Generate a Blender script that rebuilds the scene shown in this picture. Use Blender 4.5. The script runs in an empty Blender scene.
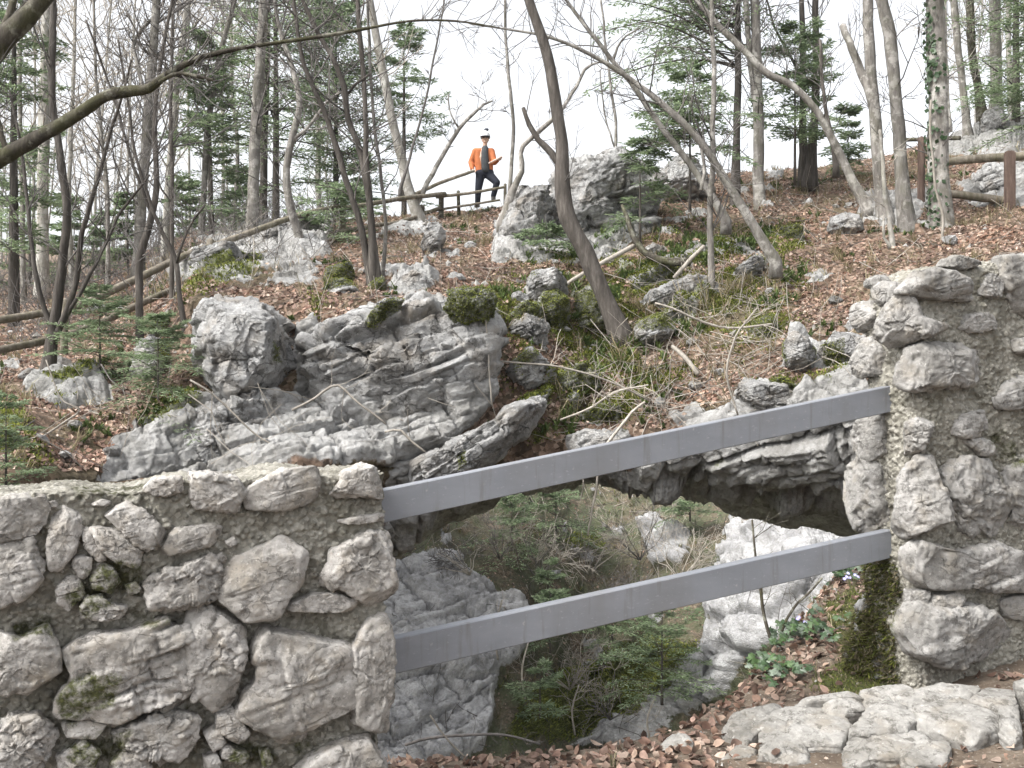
import bpy, math, random
import numpy as np
from mathutils import Vector

SC = bpy.context.scene
COL = SC.collection
RNG = np.random.default_rng(11)
random.seed(5)
F = 1000.0
EYE = 1.6

# ------------------------------------------------------------------ geometry helpers
def P(x, y, d):
    x = np.asarray(x, float); y = np.asarray(y, float); d = np.asarray(d, float)
    x, y, d = np.broadcast_arrays(x, y, d)
    return np.stack([(x-512)/F*d, d, EYE-(y-384)/F*d], -1)

def unit(v):
    v = np.asarray(v, float)
    return v/np.maximum(np.linalg.norm(v, axis=-1, keepdims=True), 1e-9)

def sstep(a, b, x):
    t = np.clip((x-a)/(b-a), 0, 1)
    return t*t*(3-2*t)

_perm = np.random.default_rng(3).permutation(256)
_perm = np.concatenate([_perm, _perm, _perm])
_grad = unit(np.random.default_rng(4).normal(size=(256, 3)))

def perlin(p):
    p = np.asarray(p, float)
    i = np.floor(p).astype(np.int64); f = p-i; i &= 255
    u = f*f*f*(f*(f*6-15)+10)
    out = 0
    for dx in (0, 1):
        wx = u[:, 0] if dx else 1-u[:, 0]
        for dy in (0, 1):
            wy = u[:, 1] if dy else 1-u[:, 1]
            for dz in (0, 1):
                wz = u[:, 2] if dz else 1-u[:, 2]
                h = _perm[_perm[_perm[(i[:, 0]+dx) & 255]+((i[:, 1]+dy) & 255)]+((i[:, 2]+dz) & 255)]
                g = _grad[h]
                out = out+wx*wy*wz*(g[:, 0]*(f[:, 0]-dx)+g[:, 1]*(f[:, 1]-dy)+g[:, 2]*(f[:, 2]-dz))
    return out*1.5

def fbm(p, octv=4, lac=2.07, gain=.5):
    a, s, o = 1.0, 0.0, 0.0
    p = np.asarray(p, float)
    for k in range(octv):
        o = o+a*perlin(p+17.3*k); s += a; a *= gain; p = p*lac
    return o/s

def ridged(p, octv=4, lac=2.1, gain=.5):
    a, s, o = 1.0, 0.0, 0.0
    p = np.asarray(p, float)
    for k in range(octv):
        o = o+a*(1-2*np.abs(perlin(p+9.1*k))); s += a; a *= gain; p = p*lac
    return o/s

def voro(p):
    """F1, F2 and a random value of the nearest cell"""
    p = np.asarray(p, float)
    i = np.floor(p).astype(np.int64)
    f1 = np.full(len(p), 9.0); f2 = np.full(len(p), 9.0); cid = np.zeros(len(p))
    for dx in (-1, 0, 1):
        for dy in (-1, 0, 1):
            for dz in (-1, 0, 1):
                c = i+np.array([dx, dy, dz]); cc = c & 255
                h = _perm[_perm[_perm[cc[:, 0]]+cc[:, 1]]+cc[:, 2]]
                q = c+.5+.48*_grad[h]*1.5*.66
                d = np.sqrt(((q-p)**2).sum(1))
                m = d < f1
                f2 = np.where(m, f1, np.minimum(f2, d)); cid = np.where(m, h/255.0, cid); f1 = np.where(m, d, f1)
    return f1, f2, cid

def facet(p):
    """broken-block relief: every cell a tilted plane of its own, with sharp steps between cells"""
    p = np.asarray(p, float); i = np.floor(p).astype(np.int64)
    f1 = np.full(len(p), 9.0); f2 = np.full(len(p), 9.0); val = np.zeros(len(p))
    for dx in (-1, 0, 1):
        for dy in (-1, 0, 1):
            for dz in (-1, 0, 1):
                c = i+np.array([dx, dy, dz]); cc = c & 255
                h = _perm[_perm[_perm[cc[:, 0]]+cc[:, 1]]+cc[:, 2]]
                o = p-(c+.5+.475*_grad[h]); d = np.sqrt((o**2).sum(1)); m = d < f1
                v = (o*_grad[(h*5+77) & 255]).sum(1)*1.3+.45*_grad[(h+31) & 255][:, 0]
                f2 = np.where(m, f1, np.minimum(f2, d)); val = np.where(m, v, val); f1 = np.where(m, d, f1)
    return val, f2-f1

def blocks(p, dirs, sp, warp=.22, seed=0):
    """jointed rock: three sets of fractures cut it into offset, tilted blocks. Returns relief (about -.7 to .7) and distance to a fracture"""
    p = np.asarray(p, float)+seed*3.17; D = unit(np.asarray(dirs, float)); n = len(p)
    w_ = warp*np.stack([fbm(p/np.mean(sp)*.55+s, 3) for s in (2, 12, 22)], -1)
    hid = lambda *k: _perm[(_perm[(_perm[k[0] & 255]+k[1]) & 255]+k[2]) & 255]
    idx, fr, ed = [], [], np.full(n, 9.0); z0 = np.zeros(n, np.int64)
    for k in range(3):
        u = p@D[k]/sp[k]+w_[:, k]
        if k: u = u+.85*_grad[hid(idx[0], z0+7*k, idx[1] if k == 2 else z0) & 255][:, k]     # fractures do not run on from bed to bed
        i = np.floor(u).astype(np.int64); h = _grad[hid(i, z0+k, z0) & 255][:, 0]*.0
        q = u-i; idx.append(i); fr.append(q); ed = np.minimum(ed, np.minimum(q, 1-q)*sp[k])
    h = hid(*idx); t = _grad[h & 255]; t2 = _grad[(h+91) & 255]
    val = .55*t[:, 0]+(fr[0]-.5)*t[:, 1]*.9+(fr[1]-.5)*t2[:, 0]*.9+(fr[2]-.5)*t2[:, 1]*.9
    return val, ed
JD = [(-.30, .12, .95), (.85, .45, .30), (.35, -.85, .25)]

def grid_faces(nu, nv, wrap=False, flip=False):
    """vertex (u, v) has index u*nv+v"""
    u = np.arange(nu if wrap else nu-1); v = np.arange(nv-1)
    U, V = np.meshgrid(u, v, indexing='ij')
    U2 = (U+1) % nu
    q = np.stack([U*nv+V, U2*nv+V, U2*nv+V+1, U*nv+V+1], -1).reshape(-1, 4)
    return q[:, ::-1] if flip else q

def normals(V, Q):
    """vertex normals from quads or triangles"""
    a, b, c = V[Q[:, 0]], V[Q[:, 1]], V[Q[:, 2]]
    d = V[Q[:, 3]] if Q.shape[1] == 4 else c
    n = np.cross(c-a, d-b) if Q.shape[1] == 4 else np.cross(b-a, c-a)
    N = np.zeros_like(V)
    for k in range(Q.shape[1]):
        for j in range(3):
            N[:, j] += np.bincount(Q[:, k], n[:, j], len(V))
    return unit(N)

def wloc(o):
    v = Vector((0, 0, 0))
    while o is not None:
        v = v+o.location; o = o.parent
    return np.array(v)

def mesh_obj(name, V, faces, mat, parent=None, loc=None, smooth=True, attrs=None):
    """faces: list of int arrays (quads and/or triangles); V in world coordinates"""
    V = np.asarray(V, float)
    if not isinstance(faces, (list, tuple)): faces = [faces]
    faces = [np.asarray(f) for f in faces if len(f)]
    org = wloc(parent) if parent is not None else (np.asarray(loc, float) if loc is not None else np.zeros(3))
    me = bpy.data.meshes.new(name)
    me.vertices.add(len(V)); me.vertices.foreach_set('co', (V-org).astype(np.float32).ravel())
    li = np.concatenate([f.ravel() for f in faces]).astype(np.int32)
    tot = np.concatenate([np.full(len(f), f.shape[1]) for f in faces]).astype(np.int32)
    st = np.concatenate([[0], np.cumsum(tot)[:-1]]).astype(np.int32)
    me.loops.add(len(li)); me.loops.foreach_set('vertex_index', li)
    me.polygons.add(len(tot)); me.polygons.foreach_set('loop_start', st)
    me.polygons.foreach_set('use_smooth', np.full(len(tot), smooth))
    for k, a in (attrs or {}).items():
        a = np.asarray(a, np.float32)
        if a.ndim == 1:
            me.attributes.new(k, 'FLOAT', 'POINT').data.foreach_set('value', a)
        else:
            me.attributes.new(k, 'FLOAT_COLOR', 'POINT').data.foreach_set('color', np.c_[a, np.ones(len(a))].astype(np.float32).ravel())
    me.update(calc_edges=True); me.validate()
    if mat is not None: me.materials.append(mat)
    o = bpy.data.objects.new(name, me); COL.objects.link(o)
    if parent is not None: o.parent = parent
    elif loc is not None: o.location = loc
    return o

def thing(name, label, cat, loc=(0, 0, 0), group=None):
    o = bpy.data.objects.new(name, None); COL.objects.link(o)
    o.location = [float(c) for c in loc]; o.empty_display_size = .2
    return tag(o, label, cat, group)

def tag(o, label=None, cat=None, group=None, kind=None):
    if label: o['label'] = label
    if cat: o['category'] = cat
    if group: o['group'] = group
    if kind: o['kind'] = kind
    return o

class MB:
    """collects tubes and plates into one mesh"""
    def __init__(s): s.V = []; s.Q = []; s.T = []; s.n = 0; s.C = []
    def add(s, V, Q=None, T=None, col=None):
        V = np.asarray(V, float).reshape(-1, 3)
        if Q is not None and len(Q): s.Q.append(np.asarray(Q)+s.n)
        if T is not None and len(T): s.T.append(np.asarray(T)+s.n)
        s.V.append(V); s.n += len(V)
        if col is not None: s.C.append(np.broadcast_to(np.asarray(col, float), (len(V), 3)))
    def tube(s, pts, rad, k=6, cap=True, rough=0, seed=0):
        pts = np.asarray(pts, float); n = len(pts); rad = np.broadcast_to(np.asarray(rad, float), (n,))
        t = unit(np.gradient(pts, axis=0))
        ref = np.array([0, 1.0, 0]) if abs(t[0, 1]) < .8 else np.array([1.0, 0, 0])
        a = unit(np.cross(t, ref)); b = np.cross(t, a)
        th = np.arange(k)*2*math.pi/k
        rr = np.repeat(rad[:, None], k, 1)
        ring = np.cos(th)[None, :, None]*a[:, None]+np.sin(th)[None, :, None]*b[:, None]
        if rough:
            q = (pts[:, None]+ring*rad[:, None, None])
            qq = q.reshape(-1, 3)/np.maximum(rad.mean(), 1e-3)*np.array([.55, .55, .22])+seed*7.7
            rr = rr*(1+rough*fbm(qq, 3).reshape(n, k))
        V = pts[:, None]+rr[:, :, None]*ring
        i = np.arange(n-1)[:, None]*k; j = np.arange(k)[None]; j2 = (j+1) % k
        Q = np.stack([i+j, i+j2, i+k+j2, i+k+j], -1).reshape(-1, 4)
        V = V.reshape(-1, 3)
        if cap:
            e = len(V); V = np.vstack([V, pts[-1:]+t[-1]*rad[-1]*.6, pts[:1]])
            jj = np.arange(k); o = (n-1)*k
            T = np.vstack([np.stack([o+jj, o+(jj+1) % k, np.full(k, e)], -1), np.stack([(jj+1) % k, jj, np.full(k, e+1)], -1)])
        else: T = None
        s.add(V, Q, T)
    def box(s, c, ax, half):
        c = np.asarray(c, float); ax = np.asarray(ax, float); V = []
        for i in (-1, 1):
            for j in (-1, 1):
                for k in (-1, 1): V.append(c+ax[0]*half[0]*i+ax[1]*half[1]*j+ax[2]*half[2]*k)
        s.add(V, [[0, 1, 3, 2], [4, 6, 7, 5], [0, 4, 5, 1], [2, 3, 7, 6], [0, 2, 6, 4], [1, 5, 7, 3]])
    def build(s, name, mat, parent=None, loc=None, smooth=True, attrs=None):
        fs = []
        if s.Q: fs.append(np.vstack(s.Q))
        if s.T: fs.append(np.vstack(s.T))
        at = dict(attrs or {})
        if s.C: at['col'] = np.vstack(s.C)
        return mesh_obj(name, np.vstack(s.V), fs, mat, parent, loc, smooth, at)

def spline(pts, n):
    """Catmull-Rom through rows of pts, n samples"""
    p = np.asarray(pts, float)
    if len(p) == 2:
        t = np.linspace(0, 1, n)[:, None]; return p[0]*(1-t)+p[1]*t
    q = np.vstack([2*p[0]-p[1], p, 2*p[-1]-p[-2]])
    L = np.concatenate([[0], np.cumsum(np.linalg.norm(np.diff(p[:, :min(3, p.shape[1])], axis=0), axis=1))])
    s = np.linspace(0, L[-1], n); i = np.clip(np.searchsorted(L, s, 'right')-1, 0, len(p)-2)
    t = ((s-L[i])/np.maximum(L[i+1]-L[i], 1e-9))[:, None]
    a, b, c, d = q[i], q[i+1], q[i+2], q[i+3]
    return .5*((2*b)+(c-a)*t+(2*a-5*b+4*c-d)*t**2+(3*b-a-3*c+d)*t**3)

def poly_sd(X, Y, poly):
    """signed distance to a polygon, inside positive"""
    poly = np.asarray(poly, float); n = len(poly)
    d = np.full(X.shape, 1e9); ins = np.zeros(X.shape, bool)
    for k in range(n):
        a = poly[k]; b = poly[(k+1) % n]
        ex, ey = b-a; wx = X-a[0]; wy = Y-a[1]
        t = np.clip((wx*ex+wy*ey)/max(ex*ex+ey*ey, 1e-9), 0, 1)
        d = np.minimum(d, np.hypot(wx-ex*t, wy-ey*t))
        c = (a[1] > Y) != (b[1] > Y)
        with np.errstate(divide='ignore', invalid='ignore'):
            xi = a[0]+(Y-a[1])*(b[0]-a[0])/(b[1]-a[1] if b[1] != a[1] else 1e-9)
        ins ^= c & (X < xi)
    return np.where(ins, d, -d)

# ------------------------------------------------------------------ materials
class NT:
    def __init__(s, name):
        s.m = bpy.data.materials.new(name); s.m.use_nodes = True
        s.t = s.m.node_tree; s.t.nodes.clear()
        s.out = s.n('ShaderNodeOutputMaterial'); s.b = s.n('ShaderNodeBsdfPrincipled')
        s.l(s.b.outputs[0], s.out.inputs[0]); s.b.inputs['Roughness'].default_value = .9
        s.b.inputs['Specular IOR Level'].default_value = .25
        s.pos = s.n('ShaderNodeNewGeometry').outputs['Position']
    def n(s, k, **kw):
        o = s.t.nodes.new(k)
        for a, v in kw.items(): setattr(o, a, v)
        return o
    def l(s, a, b): s.t.links.new(a, b)
    def put(s, sock, v):
        if isinstance(v, bpy.types.NodeSocket): s.l(v, sock)
        elif isinstance(v, (tuple, list)) and len(v) == 3 and sock.type == 'RGBA': sock.default_value = (*v, 1)
        else: sock.default_value = v
    def mapping(s, scale=(1, 1, 1), rot=(0, 0, 0), loc=(0, 0, 0), src=None):
        o = s.n('ShaderNodeMapping'); s.l(src or s.pos, o.inputs[0])
        o.inputs['Scale'].default_value = scale; o.inputs['Rotation'].default_value = rot; o.inputs['Location'].default_value = loc
        return o.outputs[0]
    def noise(s, scale, detail=6, rough=.55, vec=None, dist=0, color=False):
        o = s.n('ShaderNodeTexNoise'); s.l(vec or s.pos, o.inputs['Vector'])
        o.inputs['Scale'].default_value = scale; o.inputs['Detail'].default_value = detail
        o.inputs['Roughness'].default_value = rough; o.inputs['Distortion'].default_value = dist
        return o.outputs['Color' if color else 'Fac']
    def vor(s, scale, feature='F1', vec=None, out='Distance', rnd=1):
        o = s.n('ShaderNodeTexVoronoi', feature=feature); s.l(vec or s.pos, o.inputs['Vector'])
        o.inputs['Scale'].default_value = scale; o.inputs['Randomness'].default_value = rnd
        return o.outputs[out]
    def ramp(s, fac, stops, interp='LINEAR'):
        o = s.n('ShaderNodeValToRGB'); s.l(fac, o.inputs[0]); cr = o.color_ramp; cr.interpolation = interp
        while len(cr.elements) < len(stops): cr.elements.new(.5)
        for e, (p, c) in zip(cr.elements, stops):
            e.position = p; e.color = (*c, 1) if isinstance(c, (tuple, list)) else (c, c, c, 1)
        return o.outputs[0]
    def mix(s, fac, a, b, blend='MIX'):
        o = s.n('ShaderNodeMix', data_type='RGBA', blend_type=blend)
        s.put(o.inputs[0], fac); s.put(o.inputs[6], a); s.put(o.inputs[7], b)
        return o.outputs[2]
    def math(s, op, a, b=0.0, c=0.0, clamp=False):
        o = s.n('ShaderNodeMath', operation=op, use_clamp=clamp)
        for k, v in enumerate((a, b, c)): s.put(o.inputs[k], v)
        return o.outputs[0]
    def attr(s, name, out='Fac'):
        o = s.n('ShaderNodeAttribute'); o.attribute_name = name
        return o.outputs[out]
    def objrand(s): return s.n('ShaderNodeObjectInfo').outputs['Random']
    def bump(s, h, strength=.5, dist=.02, normal=None):
        o = s.n('ShaderNodeBump'); o.inputs['Strength'].default_value = strength; o.inputs['Distance'].default_value = dist
        s.l(h, o.inputs['Height'])
        if normal: s.l(normal, o.inputs['Normal'])
        return o.outputs[0]
    def color(s, c): s.put(s.b.inputs['Base Color'], c)
    def normal(s, n): s.l(n, s.b.inputs['Normal'])

def limestone(name, sc, light, mid, dark, warm=(.30, .25, .19), mossy=True, micro=.02, bumpy=.6):
    m = NT(name)
    big = m.noise(1.1*sc, 8, .62, dist=.6)
    base = m.ramp(big, [(.28, dark), (.42, mid), (.56, light), (.75, tuple(min(1, c*1.15) for c in light))])
    fine = m.noise(9*sc, 10, .7)
    base = m.mix(m.math('MULTIPLY', m.ramp(fine, [(.35, 1.0), (.6, 0.0)]), .55), base, tuple(c*.55 for c in mid))
    st = m.noise(2.3*sc, 6, .6, vec=m.mapping(loc=(31, 7, 3)))
    base = m.mix(m.math('MULTIPLY', m.ramp(st, [(.5, 0.0), (.68, 1.0)]), .45), base, warm)
    lich = m.noise(14*sc, 6, .6, vec=m.mapping(loc=(5, 17, 9)))
    base = m.mix(m.math('MULTIPLY', m.ramp(lich, [(.6, 0.0), (.68, 1.0)]), .5), base, tuple(min(.75, c*1.45) for c in light))
    crust = m.noise(5.5*sc, 9, .74, vec=m.mapping(loc=(13, 2, 19)))
    base = m.mix(m.math('MULTIPLY', m.ramp(crust, [(.535, 0.0), (.585, 1.0)]), .72), base, tuple(c*.8 for c in dark))
    # fissures filled with dirt
    wv = m.n('ShaderNodeVectorMath', operation='ADD'); nz = m.n('ShaderNodeVectorMath', operation='SCALE')
    m.l(m.noise(3*sc, 5, .6, color=True), nz.inputs[0]); nz.inputs['Scale'].default_value = .5/sc
    m.l(m.mapping(scale=(1, 1, 1.6), rot=(.3, .35, .2)), wv.inputs[0]); m.l(nz.outputs[0], wv.inputs[1])
    ed = m.vor(1.5*sc, 'DISTANCE_TO_EDGE', vec=wv.outputs[0])
    fis = m.ramp(ed, [(0.0, 1.0), (.022, 0.0)])
    fisw = m.math('MULTIPLY', fis, m.ramp(m.noise(1.7*sc, 3), [(.45, 0.0), (.6, 1.0)]))
    base = m.mix(m.math('MULTIPLY', fisw, .4), base, (.035, .03, .025))
    if mossy:
        mo = m.attr('moss')
        mf = m.math('ADD', mo, m.math('MULTIPLY', m.math('SUBTRACT', m.noise(7*sc, 8, .7), .5), 1.3))
        mfac = m.ramp(mf, [(.5, 0.0), (.8, .95)])
        mcol = m.ramp(m.noise(22*sc, 5), [(.3, (.022, .024, .009)), (.55, (.06, .066, .018)), (.75, (.12, .125, .035))])
        base = m.mix(mfac, base, mcol)
    m.color(base)
    h = m.math('ADD', m.math('MULTIPLY', m.noise(11*sc, 12, .72), 1.0), m.math('MULTIPLY', fisw, -.6))
    h = m.math('ADD', h, m.math('MULTIPLY', m.noise(45*sc, 6, .7), .25))
    m.normal(m.bump(h, bumpy, micro/sc*2))
    return m.m
# ------------------------------------------------------------------ the materials of the place
ROCK = limestone('grey_limestone', 1.0, (.47, .468, .462), (.31, .307, .30), (.12, .115, .105), micro=.04, bumpy=1.0)
ROCKFAR = limestone('far_limestone', .6, (.44, .45, .47), (.31, .32, .33), (.15, .15, .155), micro=.035, bumpy=.8)
STONE = limestone('wall_stone', 5.0, (.41, .392, .37), (.295, .28, .258), (.16, .15, .135), warm=(.27, .23, .175), micro=.022, bumpy=.7)
PSTONE = limestone('pillar_stone', 4.0, (.33, .32, .305), (.245, .237, .222), (.14, .134, .124), warm=(.22, .19, .145), micro=.022, bumpy=.7)
SLAB = limestone('path_rock', 3.0, (.28, .272, .255), (.2, .192, .176), (.105, .098, .086), warm=(.19, .16, .12), micro=.03, bumpy=.5)

def make_mortar():
    m = NT('lime_mortar')
    c = m.vor(62, 'F1', out='Color')
    sep = m.n('ShaderNodeSeparateColor'); m.l(c, sep.inputs[0])
    base = m.ramp(sep.outputs[0], [(0.0, (.075, .07, .058)), (.35, (.2, .19, .16)), (.75, (.345, .33, .29)), (1.0, (.5, .485, .44))])
    base = m.mix(.55, base, m.ramp(m.noise(6, 8, .6), [(.3, (.12, .112, .09)), (.5, (.245, .233, .198)), (.7, (.34, .325, .285))]))
    d = m.noise(3, 5, .6, vec=m.mapping(loc=(3, 3, 3)))
    base = m.mix(m.math('MULTIPLY', m.ramp(d, [(.5, 0.0), (.7, 1.0)]), .5), base, (.075, .07, .042))
    mo = m.attr('moss')
    mf = m.math('ADD', mo, m.math('MULTIPLY', m.math('SUBTRACT', m.noise(16, 8, .7), .5), 1.5))
    mcol = m.ramp(m.noise(60, 5), [(.3, (.018, .018, .009)), (.55, (.042, .043, .016)), (.75, (.08, .08, .028))])
    base = m.mix(m.ramp(mf, [(.5, 0.0), (.8, .95)]), base, mcol)
    m.color(base)
    h = m.math('ADD', m.math('MULTIPLY', m.vor(75, 'SMOOTH_F1'), -.7), m.noise(110, 5, .7))
    m.normal(m.bump(h, .8, .012))
    return m.m
MORTAR = make_mortar()

def make_bank(name, far=False):
    m = NT(name); sc = .6 if far else 1.0
    # rock
    big = m.noise(1.2*sc, 9, .65, dist=.7)
    if far: rk = m.ramp(big, [(.28, (.15, .15, .15)), (.42, (.31, .31, .315)), (.58, (.44, .44, .445)), (.75, (.5, .5, .505))])
    else: rk = m.ramp(big, [(.28, (.125, .12, .11)), (.42, (.275, .27, .258)), (.58, (.405, .402, .395)), (.75, (.48, .475, .468))])
    rk = m.mix(m.math('MULTIPLY', m.ramp(m.noise(8*sc, 10, .72), [(.36, 1.0), (.58, 0.0)]), .6), rk, (.17, .165, .15))
    # litter: leaf sized cells
    v = m.n('ShaderNodeTexVoronoi'); m.l(m.pos, v.inputs['Vector']); v.inputs['Scale'].default_value = 15
    sp = m.n('ShaderNodeSeparateColor'); m.l(v.outputs['Color'], sp.inputs[0])
    lt = m.ramp(sp.outputs[0], [(0, (.05, .035, .024)), (.3, (.11, .075, .052)), (.6, (.19, .128, .092)), (.85, (.28, .20, .15)), (1, (.36, .28, .22))])
    patch = m.noise(.8, 6, .6, vec=m.mapping(loc=(8, 1, 4)))
    grassy = m.ramp(m.noise(28, 6, .7), [(.3, (.045, .038, .02)), (.55, (.13, .115, .065)), (.75, (.22, .19, .12))])
    lt = m.mix(m.math('MULTIPLY', m.ramp(patch, [(.46, 0.0), (.62, 1.0)]), .9 if far else .75), lt, grassy)
    if far:
        lt = m.mix(m.ramp(m.noise(.55, 5, .6), [(.40, 0.0), (.55, .92)]), lt, (.075, .095, .042))
    dirt = m.noise(2.2, 7, .62, vec=m.mapping(loc=(2, 9, 4)))
    lt = m.mix(m.math('MULTIPLY', m.ramp(dirt, [(.5, 0.0), (.64, 1.0)]), .6), lt, (.05, .038, .027))
    if far: lt = m.mix(.4, lt, m.ramp(m.noise(9, 8, .7), [(.3, (.025, .026, .016)), (.5, (.085, .085, .06)), (.72, (.23, .225, .19))]))
    rf = m.math('ADD', m.attr('rock'), m.math('MULTIPLY', m.math('SUBTRACT', m.noise(4.5*sc, 9, .72), .5), 1.5))
    col = m.mix(m.ramp(rf, [(.45, 0.0), (.6, 1.0)]), lt, rk)
    mf = m.math('ADD', m.attr('moss'), m.math('MULTIPLY', m.math('SUBTRACT', m.noise(4.5, 8, .7), .5), 1.4))
    mcol = m.ramp(m.noise(17, 6), [(.3, (.03, .034, .01)), (.52, (.085, .098, .022)), (.75, (.17, .185, .045))])
    col = m.mix(m.ramp(mf, [(.46, 0.0), (.75, .95)]), col, mcol)
    m.color(col)
    h = m.math('ADD', m.noise(10*sc, 12, .75), m.math('MULTIPLY', m.vor(15), .5))
    m.normal(m.bump(h, .8, .1))
    return m.m
BANK = make_bank('bank_ground')
FARBANK = make_bank('far_bank_ground', True)

def make_soil():
    m = NT('path_soil')
    c = m.ramp(m.noise(6, 10, .65), [(.3, (.06, .045, .033)), (.5, (.13, .1, .075)), (.7, (.21, .17, .13))])
    c = m.mix(m.ramp(m.noise(55, 4, .6), [(.58, 0.0), (.66, .7)]), c, (.3, .27, .23))
    mf = m.math('ADD', m.attr('moss'), m.math('MULTIPLY', m.math('SUBTRACT', m.noise(12, 8, .7), .5), 1.4))
    mcol = m.ramp(m.noise(45, 6), [(.3, (.025, .028, .01)), (.52, (.06, .068, .018)), (.75, (.10, .115, .03))])
    c = m.mix(m.ramp(mf, [(.46, 0.0), (.62, 1.0)]), c, mcol)
    m.color(c); m.normal(m.bump(m.math('ADD', m.noise(40, 10, .75), m.noise(12, 4)), .8, .03))
    return m.m
SOIL = make_soil()

def make_bark(name, cols, scale=1.0, moss=0.0, blotch=None):
    m = NT(name)
    v = m.mapping(scale=(9*scale, 9*scale, 1.6*scale))
    c = m.ramp(m.noise(1.5, 10, .7, vec=v), [(.3, cols[0]), (.52, cols[1]), (.72, cols[2])])
    if blotch: c = m.mix(m.ramp(m.noise(5*scale, 6, .65), [(.52, 0.0), (.6, .8)]), c, blotch)
    r = m.objrand()
    c = m.mix(1.0, c, m.ramp(r, [(0, .75), (1, 1.2)]), 'MULTIPLY')
    if moss:
        c = m.mix(m.math('MULTIPLY', m.ramp(m.noise(3.0*scale, 6, .65, vec=m.mapping(loc=(4, 4, 4))), [(.47, 0.0), (.6, 1.0)]), moss), c, (.06, .062, .022))
    m.color(c); m.normal(m.bump(m.noise(2.5, 10, .75, vec=v), .8, .03/scale))
    return m.m
BARKD = make_bark('dark_bark', [(.035, .03, .026), (.075, .066, .058), (.15, .135, .12)])
BARKG = make_bark('grey_bark', [(.088, .08, .073), (.18, .167, .152), (.31, .295, .275)], moss=.25, blotch=(.36, .345, .32))
BARKP = make_bark('pale_bark', [(.17, .16, .14), (.27, .255, .23), (.42, .4, .37)], moss=.3, blotch=(.45, .44, .41))
BARKM = make_bark('mossy_bark', [(.035, .03, .024), (.075, .066, .052), (.17, .155, .125)], scale=2.0, moss=.5, blotch=(.24, .235, .19))
TWIG = make_bark('twig_bark', [(.075, .068, .064), (.125, .115, .108), (.195, .182, .172)])
TWIGP = make_bark('pale_twig_bark', [(.22, .2, .17), (.33, .3, .26), (.46, .43, .38)])
WOODRAIL = make_bark('weathered_rail_wood', [(.11, .095, .07), (.2, .175, .14), (.33, .3, .25)], moss=.4)
POSTRED = make_bark('brown_post_wood', [(.045, .03, .024), (.09, .062, .05), (.15, .11, .09)])

def make_leafmat(name, rough=.7, trans=.25):
    m = NT(name); c = m.attr('col', 'Color')
    c = m.mix(1.0, c, m.ramp(m.noise(35, 3), [(.3, .75), (.7, 1.2)]), 'MULTIPLY')
    m.color(c); m.b.inputs['Roughness'].default_value = rough
    tr = m.n('ShaderNodeBsdfTranslucent'); m.l(c, tr.inputs[0])
    mx = m.n('ShaderNodeMixShader'); mx.inputs[0].default_value = trans
    m.l(m.b.outputs[0], mx.inputs[1]); m.l(tr.outputs[0], mx.inputs[2]); m.l(mx.outputs[0], m.out.inputs[0])
    return m.m
LEAF = make_leafmat('leaf_tissue')

def make_plain(name, col, rough=.8, var=.25, scale=20, metal=0, spec=.3, bump=.2):
    m = NT(name)
    n = m.noise(scale, 6, .6)
    m.color(m.ramp(n, [(.3, tuple(c*(1-var) for c in col)), (.7, tuple(min(1, c*(1+var)) for c in col))]))
    m.b.inputs['Roughness'].default_value = rough; m.b.inputs['Metallic'].default_value = metal
    m.b.inputs['Specular IOR Level'].default_value = spec
    if bump: m.normal(m.bump(m.noise(scale*3, 5), bump, .01))
    return m.m

def make_steel():
    m = NT('grey_painted_steel')
    c = m.ramp(m.noise(4, 8, .6, vec=m.mapping(scale=(1, 1, 3))), [(.3, (.185, .195, .215)), (.7, (.225, .235, .258))])
    sp = m.noise(26, 5, .6, vec=m.mapping(loc=(3, 1, 8)))
    c = m.mix(m.ramp(sp, [(.66, 0.0), (.72, .5)]), c, (.4, .39, .37))
    c = m.mix(m.ramp(m.noise(2.1, 4, .6, vec=m.mapping(scale=(1, 1, .5), loc=(7, 7, 7))), [(.5, 0.0), (.72, .55)]), c, (.15, .145, .14))
    sc_ = m.noise(1.0, 4, .6, vec=m.mapping(scale=(5, 90, 90), rot=(0, .16, -.412)))
    c = m.mix(m.ramp(sc_, [(.62, 0.0), (.7, .4)]), c, (.36, .365, .38))
    dr_ = m.noise(1.0, 5, .65, vec=m.mapping(scale=(26, 26, 2.2)))
    c = m.mix(m.ramp(dr_, [(.56, 0.0), (.72, .5)]), c, (.12, .11, .1))
    m.color(c); m.b.inputs['Metallic'].default_value = .15; m.b.inputs['Specular IOR Level'].default_value = .5
    m.put(m.b.inputs['Roughness'], m.ramp(m.noise(9, 6), [(.3, .42), (.7, .6)]))
    m.normal(m.bump(m.noise(60, 4), .06, .004))
    return m.m
STEEL = make_steel()

# ------------------------------------------------------------------ camera, world, sun
cam = bpy.data.cameras.new('camera'); camo = bpy.data.objects.new('camera', cam); COL.objects.link(camo)
cam.sensor_width = 36; cam.lens = F/1024*36; cam.clip_start = .05; cam.clip_end = 3000
camo.location = (0, 0, EYE); camo.rotation_euler = (math.pi/2, 0, 0); SC.camera = camo

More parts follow.
